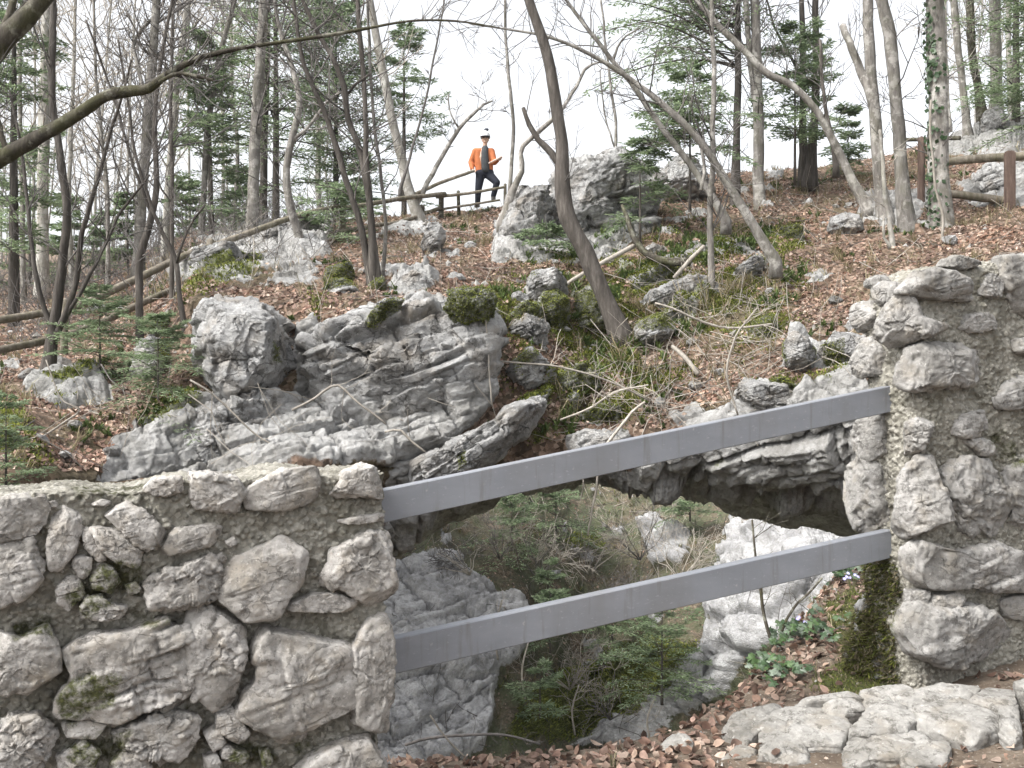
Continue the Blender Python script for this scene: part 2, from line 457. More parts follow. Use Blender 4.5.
EL, AZ = math.radians(50), math.radians(-122)     # sun behind the camera, somewhat to the left, veiled by cloud
w = bpy.data.worlds.new('World'); SC.world = w; w.use_nodes = True
nt = w.node_tree; nt.nodes.clear()
wo = nt.nodes.new('ShaderNodeOutputWorld'); bg = nt.nodes.new('ShaderNodeBackground')
sky = nt.nodes.new('ShaderNodeTexSky'); sky.sky_type = 'NISHITA'; sky.sun_disc = False
sky.sun_elevation = EL; sky.sun_rotation = AZ; sky.dust_density = 5; sky.air_density = 1.0; sky.ozone_density = 1.0
hs = nt.nodes.new('ShaderNodeHueSaturation'); hs.inputs['Saturation'].default_value = .16   # high thin overcast: almost white
nt.links.new(sky.outputs[0], hs.inputs['Color']); nt.links.new(hs.outputs[0], bg.inputs[0])
bg.inputs[1].default_value = .15
nt.links.new(bg.outputs[0], wo.inputs[0])
sl = bpy.data.lights.new('sun', 'SUN'); so = bpy.data.objects.new('sun', sl); COL.objects.link(so)
sl.energy = 1.45; sl.angle = math.radians(14); sl.color = (1, .97, .92)
sdir = Vector((math.sin(AZ)*math.cos(EL), math.cos(AZ)*math.cos(EL), math.sin(EL)))
so.rotation_euler = sdir.to_track_quat('Z', 'Y').to_euler(); so.location = (0, -10, 30)
vs = SC.view_settings; vs.view_transform = 'Standard'; vs.look = 'None'; vs.gamma = 1; vs.exposure = 1.42; vs.use_curve_mapping = False
SC.cycles.max_bounces = 6; SC.cycles.diffuse_bounces = 4; SC.cycles.transparent_max_bounces = 4
SC.cycles.use_denoising = True
# ------------------------------------------------------------------ the bank and natural bridge
TX = [-300, -100, 0, 100, 200, 300, 345, 388, 450, 520, 600, 680, 740, 800, 860, 950, 1040, 1200, 1400]
TB = {
 0: [(720, 9), (640, 9), (560, 9.2), (480, 9.6), (440, 10.5), (405, 12), (380, 14), (350, 17), (322, 22), (297, 30), (275, 45), (262, 75), (250, 160)],
 100: [(720, 10.5), (640, 10.5), (560, 10.6), (475, 10.9), (430, 11.8), (395, 13), (372, 14.2), (345, 16.5), (318, 21), (292, 28), (270, 42), (258, 75), (250, 160)],
 200: [(720, 11.5), (640, 11.6), (560, 11.6), (470, 11.7), (430, 12.0), (392, 12.6), (350, 13.2), (300, 13.9), (270, 17), (245, 22), (232, 28), (240, 45), (250, 130)],
 300: [(740, 11.2), (660, 11.2), (560, 11.2), (475, 11.3), (440, 12), (390, 12.8), (345, 13.2), (300, 13.7), (270, 16), (240, 20), (226, 24), (240, 35), (300, 70)],
 345: [(740, 11.5), (660, 11.5), (560, 11.5), (475, 11.6), (430, 12.4), (385, 12.8), (345, 13.1), (300, 13.6), (268, 16), (238, 20), (222, 24), (250, 28), (330, 34)],
 388: [(545, 18), (562, 14), (516, 12.4), (460, 12.2), (430, 12.6), (385, 12.9), (340, 13.2), (300, 13.7), (268, 16), (238, 20), (216, 24), (232, 27), (420, 29)],
 450: [(510, 20), (528, 14.5), (497, 12.7), (460, 12.5), (430, 12.7), (385, 13), (340, 13.2), (295, 13.9), (265, 16.5), (235, 20.5), (212, 24.5), (226, 27), (420, 29)],
 520: [(485, 21), (497, 15), (472, 13), (450, 12.9), (420, 13.1), (385, 13.3), (345, 13.8), (305, 14.6), (270, 17), (240, 20), (205, 24.5), (220, 27), (420, 29)],
 600: [(475, 21.5), (487, 15.5), (462, 13.2), (440, 13.1), (410, 13.5), (375, 14.2), (340, 15.2), (300, 16.2), (260, 18), (220, 21), (178, 24.5), (195, 27), (420, 29)],
 680: [(480, 21.5), (495, 15.2), (464, 13), (430, 12.8), (400, 13.3), (365, 14.1), (330, 15.1), (290, 16.5), (250, 18.3), (212, 21), (175, 25), (190, 27.5), (420, 29)],
 740: [(508, 21), (524, 15), (474, 12.8), (415, 12.5), (390, 13), (355, 13.8), (320, 15), (285, 16.3), (248, 18), (210, 21), (172, 25.5), (185, 28), (420, 30)],
 800: [(520, 20), (534, 14.5), (482, 12.6), (405, 12.2), (378, 12.7), (345, 13.6), (312, 14.8), (278, 16), (245, 17.7), (208, 20.7), (168, 26), (180, 28.5), (420, 30.5)],
 860: [(535, 20), (548, 14.5), (486, 12.3), (400, 12), (370, 12.5), (335, 13.4), (305, 14.5), (272, 15.8), (240, 17.4), (203, 20.3), (160, 26.5), (170, 29), (420, 31)],
 950: [(545, 20), (560, 14), (450, 11.8), (400, 11.8), (365, 12.3), (330, 13.2), (298, 14.3), (265, 15.5), (232, 17.2), (190, 20), (142, 27), (140, 34), (160, 60)],
 1040: [(545, 20), (570, 13.5), (460, 11.5), (400, 11.5), (360, 12), (325, 13), (290, 14), (255, 15.3), (220, 17), (175, 20), (118, 28), (110, 36), (130, 70)],
}
TB[-300] = [(y+14, d*.95) for y, d in TB[0]]; TB[-100] = [(y+6, d*.98) for y, d in TB[0]]
TB[1200] = TB[1400] = TB[1040]
for _x in TX:
    if 388 <= _x <= 860:
        r_ = TB[_x]; dc = r_[10][1]
        r_[1] = (r_[1][0]-(9 if _x > 388 else 4), r_[2][1]+5.2); r_[0] = (r_[0][0]-3, r_[1][1]+2.5); r_[11] = (r_[10][0]+22, dc+1.0); r_[12] = (470, dc+1.8)
KT = np.array([TB[x] for x in TX], float)          # cols, rows, (y, d)

def bank_d(x, y):
    """distance of the bank where a sight line at this bearing and height meets it"""
    x = min(max(x, TX[0]), TX[-1]); k = min(max(np.searchsorted(TX, x)-1, 0), len(TX)-2)
    t = (x-TX[k])/(TX[k+1]-TX[k]); c = KT[k]*(1-t)+KT[k+1]*t
    c = c[2:11][::-1]
    return float(np.interp(y, c[:, 0], c[:, 1]))

def bank_y(x, d):
    x = min(max(x, TX[0]), TX[-1]); k = min(max(np.searchsorted(TX, x)-1, 0), len(TX)-2)
    t = (x-TX[k])/(TX[k+1]-TX[k]); c = (KT[k]*(1-t)+KT[k+1]*t)[3:]
    return float(np.interp(d, c[:, 1], c[:, 0]))

ROCKPOLY = [
 [(286, 400), (292, 325), (318, 315), (325, 400)],
 [(88, 480), (110, 440), (150, 420), (192, 402), (240, 395), (302, 392), (312, 430), (306, 470), (250, 480)],
 [(300, 350), (330, 320), (420, 300), (500, 310), (500, 400), (430, 470), (300, 470)],
 [(380, 470), (430, 450), (500, 425), (545, 385), (548, 400), (528, 432), (490, 470), (470, 520), (380, 580)],
 [(640, 455), (700, 425), (740, 415), (800, 405), (870, 385), (960, 380), (1060, 380), (1060, 600), (640, 600), (560, 520)],
 [(380, 520), (560, 480), (640, 470), (640, 560), (380, 600)],
 [(485, 262), (500, 225), (528, 178), (600, 158), (655, 165), (700, 165), (690, 190), (640, 210), (650, 235), (610, 262), (540, 275)],
 [(735, 275), (760, 250), (772, 265), (745, 282)], [(720, 410), (745, 375), (780, 385), (860, 370), (870, 400), (760, 420)],
 [(955, 190), (985, 168), (1060, 160), (1060, 205), (980, 212)], [(930, 155), (985, 120), (1060, 105), (1060, 150), (990, 160)],
 [(640, 330), (700, 285), (720, 300), (690, 325)], [(620, 285), (660, 258), (720, 240), (735, 255), (680, 280), (640, 300)],
 [(170, 285), (200, 245), (250, 228), (330, 222), (330, 262), (270, 270), (230, 288)], [(775, 370), (785, 338), (850, 345), (860, 370)],
 [(20, 400), (50, 370), (110, 378), (120, 400), (70, 410)], [(385, 290), (420, 265), (445, 285), (420, 305)],
 [(845, 230), (860, 205), (900, 190), (950, 200), (900, 225)], [(560, 440), (620, 425), (650, 440), (620, 465), (560, 468)],
]
MOSSPOLY = [
 [(560, 345), (575, 290), (600, 272), (625, 300), (625, 340), (600, 352)], [(545, 400), (555, 360), (600, 335), (640, 345), (630, 380), (580, 405)],
 [(505, 330), (510, 305), (540, 295), (560, 320), (540, 345)], [(735, 345), (750, 300), (785, 290), (790, 330), (770, 350)], [(640, 300), (650, 280), (690, 268), (700, 290), (670, 305)],
 [(560, 425), (600, 395), (640, 400), (620, 425)], [(740, 395), (780, 375), (850, 365), (850, 380), (790, 395)], [(0, 470), (0, 400), (30, 420), (45, 470)],
 [(690, 330), (700, 300), (740, 290), (740, 320)], [(140, 425), (150, 395), (190, 390), (200, 415), (165, 435)], [(715, 290), (735, 265), (750, 275), (735, 300)],
 [(600, 150), (760, 235), (805, 220), (805, 255), (775, 258)][1:], [(470, 300), (490, 290), (520, 300), (515, 330), (490, 325)], [(520, 440), (540, 420), (560, 430), (545, 455), (525, 458)],
 [(180, 300), (200, 268), (240, 262), (260, 275), (215, 295)], [(300, 320), (312, 300), (330, 305), (322, 325)],
]

def build_bank():
    xs = np.concatenate([np.linspace(-300, -40, 40)[:-1], np.linspace(-40, 1064, 640), np.linspace(1064, 1400, 40)[1:]])
    # interpolate the columns smoothly
    cx = np.array(TX, float)
    k = np.clip(np.searchsorted(cx, xs, 'right')-1, 0, len(cx)-2)
    t = (xs-cx[k])/(cx[k+1]-cx[k]); t = t*.5+.5*t*t*(3-2*t)
    C = KT[k]*(1-t)[:, None, None]+KT[k+1]*t[:, None, None]       # nx, rows, 2
    seg = [18, 64, 50, 34, 34, 44, 44, 48, 44, 44, 56, 10, 8][:KT.shape[1]-1]
    rows = []
    for r in range(KT.shape[1]-1):
        n = seg[r]
        for j in range(n):
            s = j/n; s2 = s
            rows.append(C[:, r]*(1-s2)+C[:, r+1]*s2)
    rows.append(C[:, -1]); G = np.stack(rows, 1)                   # nx, ny, 2
    # soften the knees along the profile
    ker = np.array([1, 2, 3, 4, 3, 2, 1.]); ker /= ker.sum()
    Gp = np.concatenate([G[:, :1]]*3+[G]+[G[:, -1:]]*3, 1)
    G = sum(ker[i]*Gp[:, i:i+G.shape[1]] for i in range(7))
    X = np.repeat(xs[:, None], G.shape[1], 1); Y, D = G[..., 0], G[..., 1]
    V = P(X, Y, D).reshape(-1, 3); nx, ny = X.shape
    Q = grid_faces(nx, ny, flip=False)
    N = normals(V, Q)
    if N[(nx//2)*ny+200, 1] > 0: Q = Q[:, ::-1]; N = -N
    Xf, Yf, Df = X.ravel(), Y.ravel(), D.ravel()
    jx = Xf+14*fbm(V*.9+3, 4); jy = Yf+14*fbm(V*.9+50, 4)
    rock = np.zeros(len(V)); 
    for p in ROCKPOLY: rock = np.maximum(rock, sstep(-3, 7, poly_sd(jx, jy, p)))
    loose = sstep(.2, .36, fbm(V*.75+np.array([0, 7, 3.]), 5)); 
    rock = np.maximum(rock, .8*loose*(Df < 26))
    moss = np.zeros(len(V))
    for p in MOSSPOLY: moss = np.maximum(moss, .75*sstep(-16, 16, poly_sd(jx, jy, p)+14*fbm(V*2.2+70, 4)))
    moss = np.maximum(moss, .75*sstep(.28, .45, fbm(V*.6+np.array([9, 2, 8.]), 4))*(Yf < 470)*(Yf > 260))
    moss = np.maximum(moss, .6*sstep(0, .3, fbm(V*1.3+41, 4))*sstep(-25, 30, poly_sd(jx, jy, [(480, 300), (560, 260), (700, 240), (800, 240), (800, 320), (690, 370), (640, 440), (540, 460), (500, 380)])))
    row = np.tile(np.arange(ny), nx); under = row < seg[0]+seg[1]
    hid = sstep(0, 20, row)
    rock[under] = 1; moss[under] = 0
    # displacement
    rough = .10*fbm(V*1.3, 5)+.05*fbm(V*5, 4)
    R = np.array([[.94, 0, .34], [0, 1, 0], [-.34, 0, .94]])       # bedding tilted up to the right
    W = V@R.T+.35*np.stack([fbm(V*.8+s, 3) for s in (1, 11, 21)], -1)
    bed = W[:, 2]*2.1; fr = bed-np.floor(bed)
    ledge = fr**.6-.5+.25*(_grad[(np.floor(bed).astype(int)*7) & 255][:, 0])
    fa, ea = blocks(V, JD, (.62, 1.5, 1.5), .3, 1); fb, eb = blocks(V, JD, (.2, .5, .5), .4, 2); fc, ec = facet(W*np.array([5, 5, 9])+5)
    rd = .06*ledge+.2*fbm(W*.8, 4)+.24*fa-.16*(1-sstep(0, .05, ea))+.085*fb-.05*(1-sstep(0, .02, eb))+.03*fc+.02*fbm(W*9, 3)
    amp = rough*(1-rock)+rock*(rd+.12)+moss*.10*(1+fbm(V*3, 3))
    sc = np.clip(Df/14, .7, 3)
    far = sstep(26, 40, Df)
    amp = amp*(1-.6*far)*hid
    amp = np.where(under, amp*(.5+.9*sstep(20, 60, np.abs(row-18))), amp)
    V2 = V+N*amp[:, None]
    o = mesh_obj('bank', V2, Q, BANK, attrs={'rock': rock, 'moss': moss})
    tag(o, kind='structure')
    N2 = normals(V2, Q)
    return dict(V=V2, N=N2, Q=Q, X=Xf, Y=Yf, D=Df, rock=rock, moss=moss, row=row, ny=ny, nx=nx)
BK = build_bank()

# the far side of the gorge, seen through the arch
FTX = [150, 300, 400, 500, 600, 700, 800, 950, 1150]
FTB = {150: [(900, 22), (820, 23), (740, 24), (650, 25), (560, 27), (500, 31), (450, 36), (405, 44)],
 300: [(900, 23), (820, 24), (740, 25), (650, 26), (560, 28), (500, 31), (450, 36), (405, 44)],
 400: [(900, 24), (820, 25), (740, 26), (650, 27), (560, 29), (500, 32), (450, 37), (405, 45)],
 500: [(900, 25), (820, 26), (740, 27), (650, 28.5), (560, 31), (500, 34), (450, 38), (405, 46)],
 600: [(900, 25), (820, 26.5), (740, 28.5), (650, 31), (560, 34), (500, 37), (450, 40), (405, 48)],
 700: [(900, 24), (820, 25), (740, 26.5), (650, 28), (560, 31), (500, 35), (450, 39), (405, 47)],
 800: [(900, 22), (820, 23), (740, 24), (650, 25), (560, 27.5), (500, 32), (450, 37), (405, 46)],
 950: [(900, 21), (820, 22), (740, 23), (650, 24), (560, 26), (500, 30), (450, 36), (405, 46)]}
FTB[1150] = FTB[950]
for _x, _k in ((300, 0), (400, 0), (500, 1.2)):
    FTB[_x] = [(900, 20.5+_k), (820, 22.2+_k), (740, 24.2+_k), (650, 26.6+_k), (560, 29.5+_k), (500, 32.5+_k), (450, 37), (405, 45)]
for _x in (150, 300, 400, 500, 600, 700, 800, 950):
    FTB[_x] = [(y, d*1.62) for y, d in FTB[_x]]
FTB[1150] = FTB[950]
FROCK = [[(330, 560), (395, 556), (430, 552), (470, 570), (495, 592), (522, 600), (526, 635), (502, 680), (480, 760), (330, 820)],
 [(722, 535), (760, 522), (805, 530), (850, 545), (850, 620), (800, 640), (765, 655), (735, 692), (705, 720), (640, 730), (660, 690), (690, 650), (715, 620), (730, 580)],
 [(640, 535), (665, 522), (690, 535), (690, 560), (655, 570)], [(545, 690), (590, 655), (640, 660), (640, 700), (560, 720)], [(560, 745), (620, 715), (680, 725), (660, 760)],
 [(700, 600), (735, 560), (740, 600), (715, 625)]]
FMOSS = [[(500, 740), (520, 690), (590, 660), (660, 680), (640, 720), (560, 745)], [(590, 690), (620, 640), (700, 640), (690, 690), (650, 715)], [(560, 540), (600, 520), (610, 550), (570, 560)]]

def build_far():
    xs = np.concatenate([np.linspace(150, 370, 60)[:-1], np.linspace(370, 880, 300), np.linspace(880, 1150, 60)[1:]])
    cx = np.array(FTX, float); K = np.array([FTB[x] for x in FTX], float)
    k = np.clip(np.searchsorted(cx, xs, 'right')-1, 0, len(cx)-2); t = (xs-cx[k])/(cx[k+1]-cx[k]); t = t*t*(3-2*t)
    C = K[k]*(1-t)[:, None, None]+K[k+1]*t[:, None, None]
    seg = [20, 40, 46, 46, 40, 30, 10]; rows = []
    for r in range(7):
        for j in range(seg[r]): rows.append(C[:, r]*(1-j/seg[r])+C[:, r+1]*j/seg[r])
    rows.append(C[:, -1]); G = np.stack(rows, 1)
    X = np.repeat(xs[:, None], G.shape[1], 1); Y, D = G[..., 0], G[..., 1]
    V = P(X, Y, D).reshape(-1, 3); Q = grid_faces(*X.shape); N = normals(V, Q)
    if N[len(N)//2, 1] > 0: Q = Q[:, ::-1]; N = -N
    Xf, Yf = X.ravel(), Y.ravel()
    jx = Xf+14*fbm(V*.5+3, 4); jy = Yf+14*fbm(V*.5+50, 4)
    rock = np.zeros(len(V)); moss = np.zeros(len(V))
    for p in FROCK: rock = np.maximum(rock, sstep(-4, 8, poly_sd(jx, jy, p)))
    rock = np.maximum(rock, .85*sstep(.22, .36, fbm(V*.42+9, 5)))
    for p in FMOSS: moss = np.maximum(moss, .9*sstep(-6, 12, poly_sd(jx, jy, p)))
    R = np.array([[.9, 0, -.43], [0, 1, 0], [.43, 0, .9]])
    W = V@R.T+.5*np.stack([fbm(V*.5+s, 3) for s in (1, 11, 21)], -1)
    fa, ea = blocks(V, JD, (1.7, 3.6, 3.6), .3, 3); fb, eb = blocks(V, JD, (.55, 1.3, 1.3), .4, 4); fc, ec = facet(W*np.array([2.2, 2.2, 3.6])+5)
    rd = .5*fbm(W*.35, 4)+.6*fa-.4*(1-sstep(0, .13, ea))+.24*fb-.16*(1-sstep(0, .06, eb))+.09*fc
    amp = (.4*fbm(V*.5, 5)+.12*fbm(V*2.5, 4))*(1-rock)+rock*(rd+.9)
    V2 = V+N*amp[:, None]
    tag(mesh_obj('gorge_slope', V2, Q, FARBANK, attrs={'rock': rock, 'moss': moss}), kind='structure')
    return dict(V=V2, N=normals(V2, Q), Q=Q, X=Xf, Y=Yf, D=D.ravel(), rock=rock, moss=moss)
FK = build_far()

def interp_far_d(x, y):
    cx = np.array(FTX, float); K = np.array([FTB[q] for q in FTX], float)
    k = int(np.clip(np.searchsorted(cx, x)-1, 0, len(cx)-2)); t = (x-cx[k])/(cx[k+1]-cx[k])
    c = (K[k]*(1-t)+K[k+1]*t)[::-1]
    return float(np.interp(y, c[:, 0], c[:, 1]))

# the wide floor below and beyond
n = 60; g = np.sinh(np.linspace(-4, 4, n))/math.sinh(4)*330
GX, GY = np.meshgrid(g, g+30, indexing='ij')
GZ = -26+1.2*fbm(np.stack([GX.ravel()*.05, GY.ravel()*.05, GX.ravel()*0], -1), 3).reshape(GX.shape)
GV = np.stack([GX, GY, GZ], -1).reshape(-1, 3)
tag(mesh_obj('ground', GV, grid_faces(n, n), FARBANK, attrs={'rock': np.full(len(GV), .2), 'moss': np.full(len(GV), .4)}), kind='structure')

# ------------------------------------------------------------------ the path edge where the camera stands
RIM = np.array([(-9, 5.2), (-3, 4.7), (-.5, 4.42), (.1, 4.46), (.45, 4.55), (.8, 4.75), (1.12, 5.15), (1.5, 5.75), (1.95, 6.5), (2.5, 7.5), (3.6, 9.2), (9, 12)])
def path_base(x, y):
    z = -.02+.03*(x-.5)+.0*y
    s = np.clip((x-1.2), 0, 10); z = z+.085*s
    z = z+.10*sstep(.8, 2.2, x)*sstep(4.6, 6.8, y)
    return z
def build_path():
    xs = np.concatenate([np.linspace(-9, -1.2, 30)[:-1], np.linspace(-1.2, 4, 300), np.linspace(4, 9, 20)[1:]])
    ys = np.concatenate([np.linspace(-6, 3.2, 20)[:-1], np.linspace(3.2, 8.2, 300), np.linspace(8.2, 13, 20)[1:]])
    X, Y = np.meshgrid(xs, ys, indexing='ij')
    rimy = np.interp(X, RIM[:, 0], RIM[:, 1])
    V = np.stack([X.ravel(), Y.ravel(), 0*X.ravel()], -1)
    nz = fbm(V*1.7, 5); nf = fbm(V*9, 4)
    over = (Y-rimy).ravel()*.8+.12*nz
    z = path_base(V[:, 0], V[:, 1])+.05*nz+.012*nf
    z = z-.03*sstep(-.5, .1, over)-np.where(over > 0, 2.2*over**1.25+.4*sstep(0, .3, over), 0)
    z = np.maximum(z, -26)
    V[:, 2] = z
    px = 512+V[:, 0]/np.maximum(V[:, 1], .5)*F; py = 384+(EYE-z)/np.maximum(V[:, 1], .5)*F
    moss = np.zeros(len(V))
    for p in [[(800, 690), (840, 655), (890, 660), (900, 690), (850, 700)], [(820, 600), (860, 580), (880, 640), (830, 650)]]:
        moss = np.maximum(moss, sstep(-8, 14, poly_sd(px, py, p)))
    Q = grid_faces(*X.shape)
    tag(mesh_obj('path', V, Q, SOIL, attrs={'moss': moss}), kind='structure')
    return dict(V=V, N=normals(V, Q), Q=Q, X=px, Y=py, over=over, moss=moss)
PK = build_path()
def path_z(x, y):
    d = (PK['V'][:, 0]-x)**2+(PK['V'][:, 1]-y)**2
    return float(PK['V'][np.argmin(d), 2])

# ------------------------------------------------------------------ the ruined wall, the pillar and the bars
WD = unit(np.array([2.4, 1.05, 0])); WN = np.array([WD[1], -WD[0], 0]); UP = np.array([0, 0, 1.0])
WE = np.array([-.554, 4.003, 0])                       # end of the wall on its mid plane
HT = .21
def hit(x, y, o, nrm):
    """where the sight line through a pixel meets a plane"""
    r = np.array([(x-512)/F, 1, -(y-384)/F]); c = np.array([0, 0, EYE])
    return c+r*(((o-c)@nrm)/(r@nrm))
PE = hit(888, 400, WE, WN)*np.array([1, 1, 0])          # left end of the pillar on the mid plane

def masonry(name, mat, org, length, height, zb, topz, nxz, rnd, seed, parent, bulge, mossfn, recess=None):
    """a rounded block of rubble masonry: org at its left end on the mid plane"""
    nx, ny, nz = nxz; lx, ly, lz = length, 2*HT, height
    def face(a, b, na, nb, fixed, val, order):
        A, B = np.meshgrid(np.linspace(-1, 1, na+1), np.linspace(-1, 1, nb+1), indexing='ij')
        p = np.zeros((na+1, nb+1, 3)); p[..., a] = A; p[..., b] = B; p[..., fixed] = val
        return p.reshape(-1, 3), grid_faces(na+1, nb+1, flip=order)
    Vs, Qs, n0 = [], [], 0
    for a, b, na, nb, fx, val, od in [(0, 2, nx, nz, 1, -1, False), (0, 2, nx//3, nz//3, 1, 1, True), (1, 2, ny, nz, 0, -1, True), (1, 2, ny//3, nz//3, 0, 1, False), (0, 1, nx, ny, 2, 1, False)]:
        v, q = face(a, b, na, nb, fx, val, od); Vs.append(v); Qs.append(q+n0); n0 += len(v)
    U = np.vstack(Vs); Q = np.vstack(Qs)
    h = np.array([lx, ly, lz])/2; L = U*h; inner = h-rnd
    c = np.clip(L, -inner, inner); c[:, 2] = np.clip(L[:, 2], -h[2], inner[2])
    dl = L-c; dn = np.linalg.norm(dl, axis=1); mx = np.abs(dl).max(1)
    nl = unit(dl); L = c+nl*np.minimum(mx, rnd)[:, None]
    L = np.where(dn[:, None] < 1e-6, U*h, L)
    s = L[:, 0]+lx/2; t = L[:, 1]; z = L[:, 2]+lz/2
    tz = topz(s)/lz; z = z*tz                                   # sloping, broken top
    W = org+s[:, None]*WD-t[:, None]*WN*1.0+np.outer(z+zb, UP)
    W = org+np.outer(s, WD)+np.outer(t, -WN)+np.outer(z+zb, UP)
    Nw = np.outer(nl[:, 0], WD)+np.outer(nl[:, 1], -WN)+np.outer(nl[:, 2], UP)
    flat = np.abs(U).argmax(1)
    f1, f2, cid = voro(W*50+seed); p1, p2, pc = voro(W*26+seed+40)
    peb = (1-sstep(.05, .7, f1))*.015*(.3+cid)+(1-sstep(.1, .7, p1))*.014*(pc > .45)
    disp = (bulge*fbm(W*3.1+seed, 4)+.012*fbm(W*13+seed, 4)+peb)*(1-.55*sstep(.3, .9, nl[:, 2]))-.02
    if recess: disp = disp-recess(W)
    Wd = W+Nw*disp[:, None]
    px = 512+Wd[:, 0]/Wd[:, 1]*F; py = 384+(EYE-Wd[:, 2])/Wd[:, 1]*F
    mo = mossfn(px, py, Wd); mesh_obj(name, Wd, Q, mat, parent, attrs={'moss': mo})
    return dict(V=Wd, N=normals(Wd, Q), Q=Q, X=px, Y=py, moss=mo)

def poly_moss(polys, base, soft=14):
    def fn(px, py, W):
        m = np.zeros(len(px)); jx = px+18*fbm(W*5, 3); jy = py+18*fbm(W*5+20, 3)
        for p in polys: m = np.maximum(m, .72*sstep(-soft, soft, poly_sd(jx, jy, p)))
        return np.maximum(m, base*sstep(.15, .5, fbm(W*4+3, 4)))
    return fn

def star_outline(poly, nth, seed, jit=.03):
    """radius of an outline seen from its middle, by angle"""
    p = np.asarray(poly, float)
    x, y = p[:, 0], p[:, 1]; x2, y2 = np.roll(x, -1), np.roll(y, -1); cr = x*y2-x2*y; A = cr.sum()/2
    c = np.array([((x+x2)*cr).sum(), ((y+y2)*cr).sum()])/(6*A)
    q = p-c; th = np.linspace(0, 2*math.pi, nth, endpoint=False); R = np.zeros(nth)
    for i in range(len(q)):
        a, b = q[i], q[(i+1) % len(q)]
        dx, dy = np.cos(th), np.sin(th); e = b-a
        den = dx*e[1]-dy*e[0]; den = np.where(np.abs(den) < 1e-9, 1e-9, den)
        r = (a[0]*e[1]-a[1]*e[0])/den; s = (a[0]*dy-a[1]*dx)/den
        R = np.where((s >= -1e-6) & (s <= 1+1e-6) & (r > R), r, R)
    R = np.where(R <= 0, np.median(R), R)
    k = max(1, nth//90); Rp = np.concatenate([R[-k:], R, R[:k]])
    R = np.convolve(Rp, np.ones(2*k+1)/(2*k+1), 'valid')
    R = R*(1+jit*fbm(np.stack([np.cos(th)*2.4, np.sin(th)*2.4, np.full(nth, seed*3.3)], -1), 4))
    return c, th, R

def rock_mesh(poly, o, u, v, nrm, tf, tb, seed, pw=3.0, facets=7, rough=.06, cracks=.05, crs=1.6, bed=None, bedamp=.0, nth=110, nr=30, jit=.05, depth=.86, joints=True):
    """a closed rock: outline poly in plane coordinates (u, v) about o, bulging tf towards nrm and tb behind"""
    c, th, R = star_outline(poly, nth, seed, jit); L = R.mean(); rg = np.random.default_rng(seed)
    r1 = np.linspace(0, .88, 120); z1 = (1-r1**pw)**(1/pw); z2 = np.linspace(z1[-1], 0, 60)[1:]; r2 = (1-z2**pw)**(1/pw)
    rr_ = np.concatenate([r1, r2]); zz_ = np.concatenate([z1, z2]); rr_ = np.concatenate([rr_, rr_[-2::-1]]); zz_ = np.concatenate([zz_, -zz_[-2::-1]])
    ln = np.concatenate([[0], np.cumsum(np.hypot(np.diff(rr_), np.diff(zz_)*.6))]); wgt_ = np.where(zz_ > -.2, 1.0, .35)
    ln = np.concatenate([[0], np.cumsum(np.diff(ln)*wgt_[1:])]); s = np.linspace(0, ln[-1], nr)
    r = np.interp(s, ln, rr_); co = np.interp(s, ln, zz_)
    TH, RR = np.meshgrid(th, r, indexing='ij'); CO = np.repeat(co[None], nth, 0)
    x = RR*np.cos(TH)*R[:, None]; y = RR*np.sin(TH)*R[:, None]
    z = np.where(CO > 0, CO*tf, CO*tb)
    S = np.stack([x/L, y/L, np.where(z > 0, z/tf, z/tb)], -1).reshape(-1, 3)
    pts = np.stack([x, y, z], -1).reshape(-1, 3)
    T = max(tf, .35*L)
    pts_n = pts/np.array([L, L, T])
    for k in range(facets*2):                        # broken faces
        m = unit(rg.normal(size=3)*np.array([1, 1, .75])+np.array([0, 0, .75])); m[2] = abs(m[2])
        h = pts_n@m; off = np.quantile(h, .995)*rg.uniform(depth-.16, depth+.1)
        pts_n = pts_n-np.outer(np.maximum(h-off, 0), m)*.88
    pts = pts_n*np.array([L, L, T])
    W = o+np.outer(pts[:, 0]+c[0], u)+np.outer(pts[:, 1]+c[1], v)+np.outer(pts[:, 2], nrm)
    Q = grid_faces(nth, nr, wrap=True); N = normals(W, Q)
    cen = o+u*c[0]+v*c[1]
    if np.mean(((W-cen)*N).sum(1)) < 0: Q = Q[:, ::-1]; N = -N
    q = W/L+seed*5.1
    qw = q+.3*np.stack([fbm(q*1.1+s2, 3) for s2 in (1, 11, 21)], -1)
    jd = JD if bed is None else [bed, JD[1], JD[2]]
    if joints:
        fa, ea = blocks(q, jd, (.85/crs, 1.5/crs, 1.5/crs), .25, seed % 7); fb, eb = blocks(q, jd, (.30/crs, .62/crs, .62/crs), .35, seed % 5+1)
    else:
        fa, ea = facet(qw*crs*np.array([1, 1, 1.4])); fb, eb = facet(qw*crs*2.7+9)
    fc, ec = facet(qw*crs*6.5+3)
    mask = sstep(-.25, .2, fbm(q*.9+7, 3))
    dsp = rough*fbm(q*1.2, 4)*.8+.12*rough*fbm(q*14, 4)-cracks*(1-sstep(.0, .06, ea))*mask+cracks*1.0*fa*mask+.6*rough*fa+.75*rough*fb*(.4+mask)-.35*cracks*(1-sstep(0, .03, eb))*mask+.30*rough*fc
    if bed is not None:
        bd = qw@unit(np.asarray(bed))*3.2; fr = bd-np.floor(bd)
        dsp = dsp+bedamp*(fr**.55-.5)+bedamp*.5*(_grad[(np.floor(bd).astype(int)*7) & 255][:, 0])
    W = W+N*(dsp*L)[:, None]
    # weld the two poles
    Wg = W.reshape(nth, nr, 3); Wg[:, 0] = Wg[:, 0].mean(0); Wg[:, -1] = Wg[:, -1].mean(0)
    return Wg.reshape(-1, 3), Q

